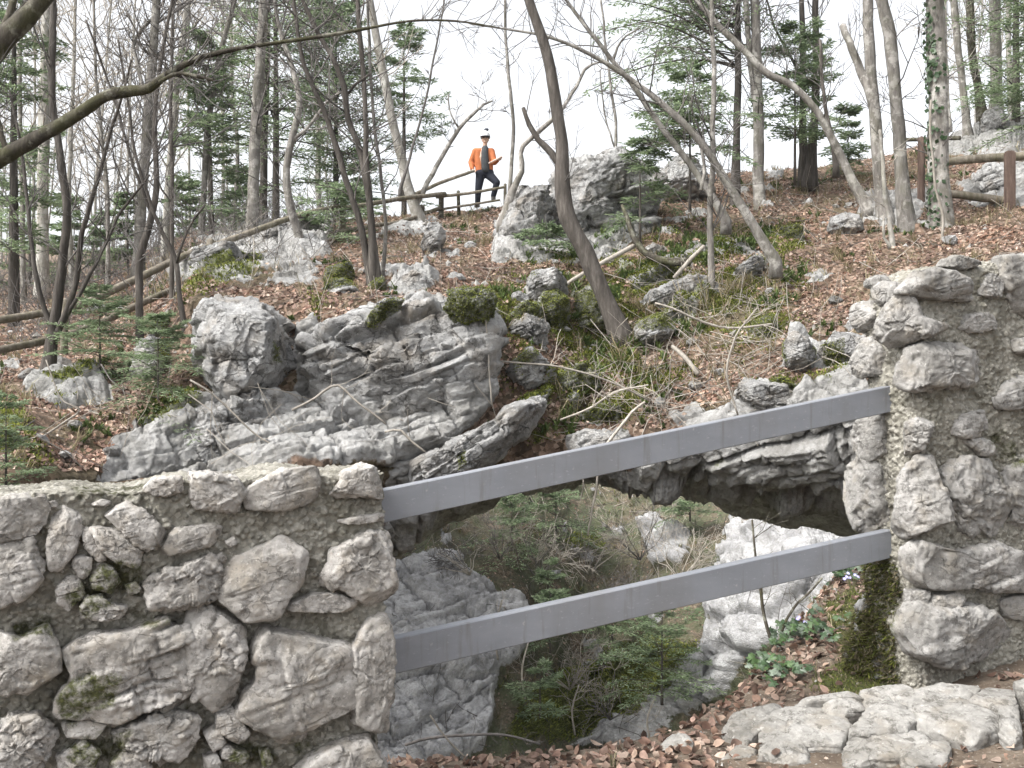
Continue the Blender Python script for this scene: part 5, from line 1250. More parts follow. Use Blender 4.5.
mb = MB(); p, r = limb([(941, 250, 3), (943, 215, 3), (936, 190, 2.6), (933, 160, 2.4), (930, 130, 2.4), (931, 100, 2)], 16.9, jit=.1, seed=4); mb.tube(p, r, 5)
tag(mb.build('vine', TWIGP, loc=p[0]), 'pale bare vine hanging down the thickest ivy trunk', 'vine')

# the thin pale woods farther back at left and right
FARX = [(-18, 30), (24, 27), (34, 40), (72, 31), (96, 38), (108, 29), (126, 44), (190, 34), (222, 40), (232, 30), (318, 30), (338, 44)]
names = ['first', 'second', 'third', 'fourth', 'fifth', 'sixth', 'seventh', 'eighth', 'ninth', 'tenth', 'eleventh', 'twelfth', 'thirteenth', 'fourteenth', 'fifteenth', 'sixteenth', 'seventeenth', 'eighteenth', 'nineteenth']
for i, (x, d) in enumerate(FARX):
    rg = np.random.default_rng(60+i); yb = min(bank_y(x, d)+3, 330); ln = rg.uniform(-16, 16); w_ = rg.uniform(3.5, 6)*26/d
    q = [(x, yb, w_), (x+ln*.2+rg.normal()*2, yb*.66, w_*.9), (x+ln*.5+rg.normal()*2, yb*.33, w_*.75), (x+ln+rg.normal()*2, -25, w_*.6)]
    b = [(x+ln*.35, yb*.5, w_*.4), (x+ln*.35+rg.choice([-1, 1])*rg.uniform(10, 22), yb*.28, w_*.3), (x+rg.uniform(-30, 30), -10, w_*.2)]
    tree('slim pale trunk in the far woods behind the rails, %s from the left' % names[i], d, [q, b], [BARKP, BARKG, BARKP, BARKP][i % 4], n=36, L=2.4, seed=70+i, group='slim bare trees of the far woods', sub=3)
for i, (x, d, l) in enumerate([(1012, 34, 'farthest right'), (948, 36, 'nearest the thickest ivy trunk'), (1030, 30, 'at the very right edge')]):
    tree('slim pale trunk far back on the right hand skyline, '+l, d, [[(x, 125, 6), (x-3, 60, 5.4), (x-4, -25, 5)]], BARKP, n=24, L=1.8, seed=110+i)
# a mass of farther woods that cannot be told apart
mb = MB(); rg = np.random.default_rng(7)
for i in range(44):
    x = rg.uniform(-330, 330) if i < 34 else rg.uniform(930, 1200); d = rg.uniform(46, 80); yb = bank_y(x, d)+2; r = rg.uniform(.04, .09)
    a = P(x, yb, d); hgt = rg.uniform(9, 15); b = a+np.array([rg.normal()*1.2, rg.normal()*.8, hgt])
    pts = np.array([a, a*.66+b*.34+rg.normal(size=3)*.15, a*.33+b*.67+rg.normal(size=3)*.2, b]); mb.tube(pts, [r, r*.85, r*.65, r*.25], 4, cap=False)
    for k in range(26):
        t = rg.uniform(.15, 1); o = a+(b-a)*t; dr = unit(np.array([rg.normal(), rg.normal(), rg.uniform(.1, 1.4)])); l = rg.uniform(1, 2.8)*(1.3-t*.6)
        m = o+dr*l*.5; e = m+unit(dr+rg.normal(size=3)*.5+[0, 0, .2])*l*.5
        mb.tube([o, m, e], [.028, .022, .012], 3, cap=False)
        for q in range(2):
            e2 = m+unit(dr+rg.normal(size=3)*.9)*l*.5; mb.tube([m, e2], [.018, .01], 3, cap=False)
tag(mb.build('distant_woods', BARKP), kind='stuff')
# low scrub under the far trees
mb = MB()
for i in range(900):
    x = rg.uniform(-60, 330); d = rg.uniform(16, 44); a = P(x, bank_y(x, d), d); l = rg.uniform(.5, 1.9)
    dr = unit(np.array([rg.normal()*.7, rg.normal()*.7, 1])); m = a+dr*l*.5; e = m+unit(dr+rg.normal(size=3)*.45)*l*.5
    mb.tube([a, m, e], np.array([.010, .008, .004])*d/24, 3, cap=False)
    e2 = m+unit(dr+rg.normal(size=3)*.8)*l*.45; mb.tube([m, e2], np.array([.007, .004])*d/24, 3, cap=False)
tag(mb.build('undergrowth', TWIG), kind='stuff')

# ------------------------------------------------------------------ firs
def needle_mass(rg, bp, bd, bl, droop, K, J, nl, nw, side=.5, lift=0.0):
    """sprays on branches: bp bases (B,3), bd directions, bl lengths -> V, Q"""
    B = len(bp); t = np.linspace(.12, 1, K)[None, :, None]; L = bl[:, None, None]
    sag = np.array([0, 0, -1.0])*droop[:, None, None]*L*t**2
    ax = bp[:, None]+bd[:, None]*L*t+sag; td = unit(bd[:, None]+np.array([0, 0, -2.0])*droop[:, None, None]*t)
    sd = unit(np.cross(td, np.array([0, 0, 1.0])))
    V = []
    for s in (-1, 1):
        tl = (side*L*(1.08-t)+nl*.8)*rg.uniform(.7, 1.15, (B, K, 1)); dr = unit(td*rg.uniform(.35, .8, (B, K, 1))+s*sd+rg.normal(size=(B, K, 3))*.12+np.array([0, 0, -.12]))
        for j in range(J):
            u = (j+.5*rg.uniform(.4, 1.4, (B, K, 1)))/J; o = ax+dr*tl*u
            for q in (-1, 1):
                pd = unit(np.cross(dr, np.array([0, 0, 1.0]))); n_ = unit(dr*.7+q*pd*.7+rg.normal(size=(B, K, 3))*.22)
                ln = nl*rg.uniform(.6, 1.25, (B, K, 1)); wd = unit(np.cross(n_, rg.normal(size=(B, K, 3))+np.array([0, 0, 1.6])))*nw
                V.append(np.stack([o, o+n_*ln*.5+wd, o+n_*ln, o+n_*ln*.5-wd], 2).reshape(-1, 4, 3))
    V = np.concatenate(V); n = len(V)
    return V.reshape(-1, 3), np.arange(4*n).reshape(n, 4)
FIRP = np.array([(.17, .225, .12), (.23, .295, .17), (.125, .175, .095), (.29, .35, .22)])
FIRLEAF = make_leafmat('fir_needles', .55, .5)
def fir(label, x, yb, ytop, d, hw, y0=None, nb=60, K=12, J=4, seed=1, nl=.09, nw=.012, droop=.25, trunkw=None, mat=None, pal=FIRP, cat='fir tree', name='fir_tree', lean=0, zoff=0, thin=1.0, group=None, one_side=None):
    k_ = 1+.45*sstep(14, 22, d); nl, nw, nb = nl*k_*(1 if nl > .1 else 1.15), nw*k_, int(nb*(1.05 if d > 20 else 1.1))
    rg = np.random.default_rng(seed); base = P(x, yb, d); top = P(x+lean, ytop, d); H = top[2]-base[2]
    root = thing(name, label, cat, base, group); tw_ = (trunkw or max(2.0, (yb-ytop)*.03))/F*d/2
    mb = MB(); s = np.linspace(-.05, 1, 14)[:, None]; pts = base+(top-base)*s+np.stack([.03*H*.1*fbm(np.c_[s*4, s*0+seed, s*0], 2)]*2+[s[:, 0]*0], -1)
    mb.tube(pts, tw_*(1.05-s[:, 0]*.93), 8, rough=.1, seed=seed); mb.build('trunk', mat or BARKD, root)
    h0 = 0 if y0 is None else (yb-y0)/(yb-ytop); f = h0+(1-h0)*rg.uniform(0, 1, nb)**.85
    az = rg.uniform(0, 2*math.pi, nb)
    if one_side is not None: az = one_side+rg.normal(size=nb)*.7
    R = hw*1.25/F*d; nb = nb; prof = np.clip((1-f)/(1-h0), 0, 1)**.6; bl = R*(prof*.8+.2)*rg.uniform(.45, 1.15, nb)*thin
    bd = unit(np.stack([np.cos(az), np.sin(az), .12+.5*f+rg.normal(size=nb)*.24], -1)); bp = base+(top-base)*f[:, None]
    dr = droop*rg.uniform(.3, 1.6, nb)*(1.2-f*.7)
    V, Q = needle_mass(rg, bp, bd, bl, dr, K, J, nl, nw)
    c = pal[rg.integers(0, len(pal), len(Q))]*rg.uniform(.75, 1.25, (len(Q), 1))
    mesh_obj('crown', V, Q, FIRLEAF, root, smooth=False, attrs={'col': np.repeat(c, 4, 0)})
    mb = MB(); t = np.linspace(0, 1, 6)[:, None]
    for i in range(nb): mb.tube(bp[i]+bd[i]*bl[i]*t+np.array([0, 0, -1])*dr[i]*bl[i]*t**2, np.linspace(1, .3, 6)*max(.00035*d, bl[i]*.009), 3, cap=False)
    mb.build('branches', mat or BARKD, root)
    return root
fir('tall airy fir at the far left edge, behind the dark slender stems', 14, 322, -60, 21, 62, 262, nb=70, seed=1)
fir('dense dark fir below the long mossy limb, left of the large grey trunk', 212, 262, 40, 23, 52, 232, nb=56, seed=2, lean=-4, pal=FIRP)
fir('tall dark fir behind the crooked grey tree, right of the two thick trunks', 276, 240, -110, 26.5, 95, 190, nb=110, seed=3, trunkw=8, droop=.18, pal=FIRP)
fir('light green fir behind the stem clump, its boughs against the sky', 336, 232, 10, 28, 80, 205, nb=90, seed=4, droop=.12)
fir('fir with sparse boughs just left of the pale leaning trunk', 404, 216, 30, 27, 40, 150, nb=26, seed=5, droop=.2)
fir('small spreading fir seedling by the upper rail below the stem clump', 335, 243, 190, 19.5, 52, nb=26, seed=6, K=9, J=3, droop=.1)
fir('dense fir hanging into the top of the picture right of the leaning stems', 738, 225, -150, 21.5, 120, 70, nb=90, seed=7, droop=.35, trunkw=5, one_side=math.pi)
fir('airy young fir with bright sprays among the leaning stems', 690, 205, 70, 18.5, 62, 160, nb=34, seed=8, droop=.3, trunkw=3)
fir('small drooping fir growing on the face of the blocky crag', 640, 250, 145, 19.0, 46, 225, nb=18, seed=9, droop=.45, K=10, J=3)
fir('low dark fir spray spreading over the foot of the pointed crag', 547, 278, 228, 17.6, 54, nb=16, seed=10, droop=.35, K=10, J=3)
fir('sparse fir sapling around the feet of the twin dark trunks', 795, 178, 30, 21.5, 55, 150, nb=34, seed=11, droop=.2, trunkw=3)
fir('small round fir sapling between the twin trunks and the forked grey trunk', 848, 172, 108, 24, 22, nb=26, seed=12, K=8, J=3)
fir('bright green fir in the top right corner over the whitish boulder', 1016, 140, -150, 26.5, 75, 120, nb=90, seed=13, droop=.2)
fir('dark fir at the right edge behind the brown fence post', 1040, 150, -40, 24, 60, 130, nb=50, seed=14, pal=FIRP*.8)
fir('young fir with flat bright sprays beside the mossy boulder at left', 158, 408, 318, 12.4, 60, nb=34, seed=15, nl=.055, nw=.007, K=12, J=4, droop=.3)
fir('young fir under the rails at left, next to the multi-stemmed tree', 100, 372, 290, 13.6, 52, nb=30, seed=16, nl=.06, nw=.008, K=12, J=4, droop=.2)
fir('low feathery fir at the left edge just above the wall', 6, 490, 395, 9.2, 48, nb=26, seed=17, nl=.045, nw=.006, K=12, J=4, droop=.3)
for i, (x, yb, yt, d, hw) in enumerate([(66, 292, 195, 33, 26), (104, 290, 215, 36, 24), (30, 300, 150, 36, 34), (128, 284, 190, 31, 24), (186, 262, 180, 30, 26), (240, 246, 170, 33, 24), (-20, 310, 120, 30, 40), (360, 225, 150, 33, 20)]):
    fir('small hazy fir of the far understorey behind the rails, %s from the left' % ['third', 'fourth', 'second', 'fifth', 'sixth', 'seventh', 'first', 'eighth'][i], x, yb, yt, d, hw, nb=36, K=9, J=3, seed=30+i, nl=.12, nw=.02, droop=.25, group='small firs of the far understorey')
# firs and scrub on the far side of the gorge
for i, (x, yb, yt, hw, nb_, lab) in enumerate([(662, 700, 600, 60, 34, 'largest bright fir in the gorge, right of centre below the lower bar'), (550, 650, 592, 36, 16, 'airy fir showing in the gorge just under the middle of the lower bar'), (540, 716, 668, 34, 14, 'lowest fir in the gorge, beside the grey rock wall'),
        (556, 532, 486, 56, 34, 'soft green fir at the very top of the arch opening'), (548, 602, 562, 26, 14, 'small fir between the two bars, right of the grey rock'), (512, 548, 500, 38, 22, 'feathery fir at the upper left of the arch opening'), (612, 640, 596, 34, 18, 'dim fir under the lower bar, left of the largest gorge fir'), (690, 520, 494, 30, 14, 'small green fir just under the arch lip at right')]):
    d = interp_far_d(x, yb)-2.2
    fir(lab, x, yb, yt, d, hw, nb=nb_, K=10, J=4, seed=50+i, nl=.16, nw=.020, droop=.22, pal=FIRP*1.1)
for i, (x, yb, yt, lab) in enumerate([(640, 560, 495, 'tangled leafless bush at the top right of the arch opening'), (590, 575, 510, 'tangled leafless bush in the middle of the arch opening'), (500, 560, 510, 'brown leafless bush over the left gorge rock'), (680, 580, 520, 'leafless bush among pale rocks below the arch'),
        (620, 620, 560, 'leafless bush just above the lower bar'), (570, 690, 630, 'thin bare bush low in the gorge'), (610, 720, 660, 'bare scrub bush at the gorge bottom'), (470, 575, 530, 'bare bush on the left rock crest under the arch'), (540, 580, 520, 'brown bush under the soft green fir')]):
    d = interp_far_d(x, yb)-1.5; rg = np.random.default_rng(140+i); o = P(x, yb, d); root = thing('bare_bush', lab, 'bush', o); L = []
    mb = MB(); h = (yb-yt)/F*d
    for k in range(9):
        dr = unit(np.array([rg.normal()*.8, rg.normal()*.5, 1])); s = np.linspace(0, 1, 6)[:, None]; p = o+dr*h*rg.uniform(.6, 1.1)*s+rg.normal(size=(6, 3))*.06*h*s; r = np.linspace(.03, .012, 6); L.append((p, r)); mb.tube(p, r, 4)
    mb.build('stems', [TWIG, TWIGP][i % 2], root); twig_set(L, rg, 46, h*.6, .011, up=.1).build('twigs', [TWIGP, TWIG, TWIGP][i % 3], root)
# ------------------------------------------------------------------ fences
def rail(mb, px, d0, d1, seed):
    a = np.asarray(px, float); n = 24; s = spline(a, n); t = np.linspace(0, 1, n); dep = d0+(d1-d0)*t
    p = P(s[:, 0], s[:, 1], dep); p += .012*np.stack([fbm(np.stack([t*9, t*0+seed, t*0+k], -1), 2) for k in (1, 2, 3)], -1)
    mb.tube(p, s[:, 2]/2/F*dep, 8, rough=.1, seed=seed)
def post(root, x, y0, y1, w_, d, mat, seed):
    mb = MB(); a, b = P(x, y0+4, d), P(x+np.random.default_rng(seed).uniform(-1, 1), y1, d); s = np.linspace(0, 1, 8)[:, None]
    mb.tube(a+(b-a)*s, w_/2/F*d*np.array([1.05, 1, 1, .98, .97, .97, .96, .9]), 8, rough=.12, seed=seed); mb.build('post', mat, root)
fr = thing('rail_fence', 'long weathered wooden rail fence running down the slope at left', 'fence', P(260, 265, 18))
for i, (px, d0, d1) in enumerate([([(-40, 325, 8), (0, 320, 8), (73, 307, 8), (120, 287, 8), (175, 260, 7.5), (215, 244, 7)], 13.2, 17), ([(205, 249, 7), (260, 229, 6.5), (300, 215, 6), (345, 206, 5.5)], 16.8, 20), ([(335, 210, 5.5), (370, 204, 5), (405, 198, 4.6), (445, 194, 4.4)], 19.8, 23.2),
       ([(-40, 356, 8), (0, 350, 8), (80, 331, 7.5), (153, 298, 7), (206, 277, 6.5)], 13.2, 17), ([(198, 281, 6.5), (260, 255, 6), (310, 240, 5.4), (350, 229, 5)], 16.8, 20), ([(340, 233, 5), (372, 226, 4.6), (400, 222, 4.4), (440, 208, 4)], 19.8, 23.2),
       ([(403, 200, 4), (422, 191, 3.8), (445, 181, 3.6), (474, 171, 3.2)], 22.6, 24.0), ([(436, 197, 3.6), (470, 193, 3), (505, 187, 2.6)], 23.2, 23.6), ([(425, 212, 2.6), (462, 206, 2.4), (500, 200, 2.2)], 23.2, 23.6)]):
    mb = MB(); rail(mb, px, d0, d1, 11+i); mb.build('rail', WOODRAIL, fr)
for i, (x, y0, y1, w_, d) in enumerate([(210, 292, 240, 8, 16.9), (342, 240, 200, 7, 19.9), (421, 240, 206, 7, 22.8), (441, 222, 193, 5.5, 23.3), (459, 218, 191, 3.6, 23.5), (505, 212, 184, 3.4, 23.7), (64, 350, 300, 8, 14.2)]):
    post(fr, x, y0, y1, w_, d, BARKM if i in (2, 3, 4) else WOODRAIL, 40+i)
fr2 = thing('rail_fence', 'wooden rail fence at the top right with a brown square post', 'fence', P(1010, 226, 18.2))
for i, (px, d0, d1) in enumerate([([(938, 163, 8), (975, 159, 8.5), (1024, 156, 9), (1070, 154, 9)], 18.6, 18.0), ([(945, 193, 8), (985, 198, 8.5), (1024, 203, 8.5), (1070, 207, 9)], 18.6, 18.0), ([(900, 140, 4), (930, 139, 4), (960, 138, 4.4)], 21.8, 20.5)]):
    mb = MB(); rail(mb, px, d0, d1, 61+i); mb.build('rail', WOODRAIL if i != 2 else BARKM, fr2)
mb = MB(); a, b = P(1010, 232, 17.9), P(1009.5, 153, 17.9); h = (b[2]-a[2])/2; mb.box((a+b)/2, np.eye(3), (.072, .07, h)); mb.box(b+[0, 0, .012], np.eye(3), (.06, .058, .02)); mb.build('post', POSTRED, fr2, smooth=False)
for i, (x, y0, y1, w_, d) in enumerate([(921, 214, 138, 8, 18.9)]): post(fr2, x, y0, y1, w_, d, POSTRED if i == 0 else BARKM, 80+i)

# ------------------------------------------------------------------ fallen wood and dry stems
def stem_thing(name, label, cat, px, d, mat, seed, n=0, L=.5, d1=None, jit=.15, sides=6, rough=.1):
    p, r = limb(px, d, jit=jit, seed=seed, dd=(d1-d) if d1 else 0); mb = MB(); mb.tube(p, r, sides, rough=rough, seed=seed)
    if n:
        root = thing(name, label, cat, p[0]); mb.build('stem', mat, root); few_twigs([(p, r)], np.random.default_rng(seed), n, L, .0003*d, mat, root, up=.1, sub=2)
        return root
    return tag(mb.build(name, mat, loc=p[0]), label, cat)
stem_thing('fallen_tree', 'curved mossy fallen trunk hooking down from the blocky crag', 'fallen trunk', [(622, 205, 3), (628, 220, 5), (634, 238, 6), (646, 253, 7), (664, 261, 8), (690, 262, 9)], 17.2, BARKM, 1, d1=16.6)
stem_thing('fallen_branch', 'straight pale stick crossing behind the mossy leaning trunk', 'branch', [(534, 292, 3), (556, 290, 3.4), (576, 278, 4), (600, 264, 4.4), (634, 246, 5)], 15.4, TWIGP, 2, d1=17)
stem_thing('fallen_branch', 'short pale stick leaning in the leaves right of the curved fallen trunk', 'branch', [(674, 278, 4), (688, 262, 4), (704, 246, 4)], 16.2, TWIGP, 3)
stem_thing('fallen_branch', 'pale dead stick lying on the leaves above the middle of the upper bar', 'branch', [(672, 346, 4), (684, 356, 5), (698, 374, 5)], 13.9, TWIGP, 4, d1=13.4)
stem_thing('dry_stem', 'long thin pale stem lying left of the mossy trunk foot and running to the leaves', 'stem', [(490, 360, 1.8), (520, 363, 2), (555, 366, 2), (591, 375, 2), (620, 386, 2), (648, 400, 2)], 13.0, TWIGP, 5, n=8, L=.5)
stem_thing('dry_stem', 'stiff pale stick standing up from the upper bar near its middle', 'stem', [(606, 445, 3), (618, 430, 3), (632, 412, 3), (645, 402, 2.4)], 12.4, TWIGP, 6)
stem_thing('dry_stem', 'bowed pale bramble stem arching above the slanting bank, ending at right', 'stem', [(655, 303, 2), (672, 308, 2.2), (689, 316, 2.4), (712, 325, 2.4), (735, 328, 2.2), (772, 324, 2)], 13.4, TWIGP, 7, n=8, L=.5)
stem_thing('dry_stem', 'upright arching dry stem at the mossy hump over the arch', 'stem', [(738, 415, 2), (730, 390, 2.2), (727, 370, 2.2), (735, 338, 2), (757, 308, 1.8)], 12.4, TWIGP, 8, n=8, L=.4)
stem_thing('dry_stem', 'bent white stem in the cleft between boulder and ledge', 'stem', [(292, 410, 2.4), (312, 400, 2.6), (336, 385, 2.6), (355, 400, 2.2), (386, 424, 2)], 12.0, TWIGP, 9, n=5, L=.4)
stem_thing('dry_stem', 'kinked pale stem hanging at the foot of the layered ledge', 'stem', [(385, 432, 2.2), (400, 430, 2.4), (410, 440, 2.4), (425, 452, 2)], 12.0, TWIGP, 10)
stem_thing('dry_stem', 'thin bare stem arching out of the young fir at left down toward the wall', 'stem', [(190, 380, 2), (210, 392, 2), (232, 412, 2), (255, 434, 1.8), (275, 446, 1.5)], 11.6, TWIGP, 11)
stem_thing('dry_stem', 'thin pale stem rising by the low fir at the left edge', 'stem', [(30, 445, 2), (60, 425, 2), (80, 410, 2), (62, 400, 1.6), (46, 360, 1.4)], 11.0, TWIGP, 12)
stem_thing('dry_stem', 'thin upright straw coloured stem beside the ledge, right end', 'stem', [(492, 405, 1.8), (489, 370, 1.8), (487, 330, 1.6), (482, 290, 1.4)], 12.7, TWIGP, 13)
stem_thing('dry_stem', 'twig fan of grey dry stems low on the bank over the arch', 'stem', [(560, 420, 2), (590, 408, 2), (615, 392, 2), (648, 385, 1.6)], 12.9, TWIGP, 14, n=14, L=.6)
stem_thing('bramble_stem', 'brown bramble runner along the cliff edge at the foot of the gap', 'stem', [(405, 745, 3), (430, 738, 3), (470, 735, 3), (505, 735, 2.6), (540, 744, 2.4)], 4.5, TWIG, 15, n=8, L=.12, jit=.02)
stem_thing('bramble_stem', 'bare thin runner slanting down at the left end of the cliff edge', 'stem', [(430, 715, 1.8), (446, 738, 2), (468, 760, 2)], 4.45, TWIGP, 16, jit=.02)
stem_thing('hanging_stem', 'pale stem dangling down from the arch near the middle of the upper bar', 'stem', [(598, 470, 2.4), (596, 492, 2.2), (592, 510, 2), (588, 535, 1.6)], 12.9, TWIGP, 17)
stem_thing('hanging_stem', 'short thin stem dangling from the arch underside left of the other', 'stem', [(583, 478, 1.6), (583, 490, 1.4), (580, 500, 1.2)], 12.9, TWIGP, 18)
stem_thing('bare_sapling', 'dark two stemmed bare sapling growing from the ivy bank by the pillar', 'sapling', [(774, 652, 3.4), (768, 630, 3.6), (763, 610, 3.4), (760, 585, 3), (756, 560, 2.4), (752, 520, 2)], 5.9, BARKM, 19, n=7, L=.25, jit=.04)
stem_thing('bare_sapling', 'thin dark sapling stem curving right out of the ivy bank', 'sapling', [(776, 650, 3), (784, 625, 3), (796, 605, 2.8), (810, 592, 2.4), (822, 578, 2)], 5.95, BARKM, 20, n=5, L=.2, jit=.04)
for i, (x, y, yt, l) in enumerate([(525, 700, 640, 'thin pale dead stem standing left in the lower gorge'), (575, 735, 685, 'pale dead stem standing near the gorge bottom'), (498, 660, 600, 'thin dead stem beside the left gorge rock'), (650, 740, 700, 'short dead stem by the gorge boulders')]):
    d = interp_far_d(x, y)-1.5; stem_thing('dead_stem', l, 'stem', [(x, y, 2.2), (x-3, (y+yt)/2, 2), (x+4, yt, 1.5)], d, TWIGP, 30+i, n=8, L=1.0)

# ------------------------------------------------------------------ ivy and flowers on the bank by the pillar
def on_path(x, y):
    k = np.argmin((PK['X']-x)**2+(PK['Y']-y)**2+1e4*(PK['Y'] > 800)); return PK['V'][k], PK['N'][k]
IVYP = np.array([(.03, .055, .025), (.05, .085, .04), (.09, .125, .08), (.14, .17, .13), (.06, .1, .04)])
IVYLEAF = make_leafmat('ivy_leaf', .38, .15)
def ivy(label, x, y, n, rad, seed, size=.05):
    rg = np.random.default_rng(seed); o, nn = on_path(x, y); root = thing('ivy', label, 'ivy plant', o); mb = MB(); V, T, C = [], [], []; k = 0
    out = np.array([(0, -.1), (.32, -.42), (.55, -.12), (.36, .12), (.42, .42), (.16, .36), (0, .72), (-.16, .36), (-.42, .42), (-.36, .12), (-.55, -.12), (-.32, -.42)])
    for s in range(7):
        a = rg.uniform(0, 2*math.pi); p = o.copy(); pts = []
        for q in range(8):
            a += rg.normal()*.5; p = p+np.array([math.cos(a), math.sin(a)*.8, 0])*rad*.16
            j = np.argmin((PK['V'][:, 0]-p[0])**2+(PK['V'][:, 1]-p[1])**2); p = np.array([p[0], p[1], PK['V'][j, 2]+.02+.03*rg.uniform()]); pts.append(p)
        pts = np.array(pts); mb.tube(pts, np.linspace(.0028, .0014, 8), 4)
        for c in range(n//7):
            i = rg.integers(0, 8); c0 = pts[i]+rg.normal(size=3)*np.array([.03, .03, .0])+np.array([0, 0, rg.uniform(.015, .07)])
            m = unit(np.array([rg.normal()*.4, -.55+rg.normal()*.35, 1.0])); t = unit(np.cross(m, rg.normal(size=3))); b = np.cross(m, t); L = size*rg.uniform(.6, 1.3)
            v = c0+(out[:, :1]*b+out[:, 1:]*t)*L+m*(-np.abs(out[:, :1])*L*.25+rg.normal(size=(12, 1))*L*.03); v = np.vstack([v, c0+t*L*.05+m*L*.03])
            V.append(v); T += [[k+12, k+e, k+(e+1) % 12] for e in range(12)]; k += 13; C.append(np.tile(IVYP[rg.integers(0, 5)]*rg.uniform(.8, 1.2), (13, 1)))
    mb.build('stems', TWIG, root); mesh_obj('leaves', np.vstack(V), np.array(T), IVYLEAF, root, smooth=False, attrs={'col': np.vstack(C)})
ivy('glossy dark ivy patch at the lower left edge of the bank', 748, 668, 100, .28, 1)
ivy('grey green ivy patch around the foot of the dark bare sapling', 782, 640, 80, .26, 2)
ivy('ivy patch under the lower bar where bank meets mossy pillar', 838, 582, 110, .32, 3)
ivy('pale ivy leaves among brown leaves in the middle of the bank', 812, 640, 60, .28, 4)
ivy('ivy trailing low in the moss by the pillar foot', 830, 668, 50, .24, 5)
PET = make_plain('lilac_petal', (.42, .40, .72), .6, .15, 60, bump=0); STAM = make_plain('pale_stamen', (.8, .78, .65), .7, .1, 60, bump=0); STEMG = make_plain('green_stem', (.12, .14, .05), .7, .2, 40, bump=0)
def flower_clump(label, x, y, n, seed):
    rg = np.random.default_rng(seed); o, nn = on_path(x, y); root = thing('wild_flower', label, 'flower', o)
    for f in range(n):
        c = o+np.array([rg.uniform(-.07, .07), rg.uniform(-.05, .05), rg.uniform(.05, .11)]); ax = unit(np.array([rg.normal()*.3, -.8, .8])); u = unit(np.cross(ax, [1, 0, .2])); v = np.cross(ax, u)
        mb = MB(); mb.tube([o+(c-o)*np.array([.6, .6, -.2]), c*.5+o*.5, c], [.0015, .0015, .0015], 4); st = mb.build('stem', STEMG, root)
        V, T = [], []
        for k in range(7):
            a = k*2*math.pi/7; d = u*math.cos(a)+v*math.sin(a); s = np.cross(ax, d); b = len(V); V += [c+d*.002, c+d*.008+s*.004+ax*.002, c+d*.014+ax*.003, c+d*.008-s*.004+ax*.002]; T += [[b, b+1, b+2], [b, b+2, b+3]]
        mesh_obj('petals', np.array(V), np.array(T), PET, st, smooth=False)
        mb = MB(); mb.tube([c, c+ax*.005], [.004, .003], 6); mb.build('flower_centre', STAM, st, smooth=False)
flower_clump('small lilac spring flowers high on the bank under the lower bar', 851, 588, 6, 1)
flower_clump('single tuft of lilac flowers halfway down the leafy bank', 803, 634, 3, 2)
# ivy up the thickest trunk
V, T, C = [], [], []; rg = np.random.default_rng(9); tp, tr = limb([(943, 238, 25), (940, 200, 21), (938, 150, 20), (938, 100, 19), (936, 50, 19), (934, -25, 18)], 17.6, jit=.35, seed=36*13)
for i in range(380):
    j = rg.integers(0, len(tp)-1); a = rg.normal()*.7+math.pi*1.08; rr = tr[j]*rg.uniform(1.02, 1.35); dirn = np.array([math.cos(a), math.sin(a)*.9-.1, 0]); c = tp[j]+(tp[j+1]-tp[j])*rg.uniform()+dirn*rr
    n_ = unit(dirn+rg.normal(size=3)*.4); t = unit(np.cross(n_, rg.normal(size=3))); b = np.cross(n_, t); L = rg.uniform(.03, .06); k = len(V)*4
    V.append([c-t*L, c+b*L*.8, c+t*L, c-b*L*.8]); T.append([k, k+1, k+2, k+3]); C.append(np.tile(IVYP[rg.integers(0, 3)], (4, 1)))
mesh_obj('ivy_leaves', np.vstack(V), np.array(T), IVYLEAF, IV, smooth=False, attrs={'col': np.vstack(C)})['kind'] = 'stuff'

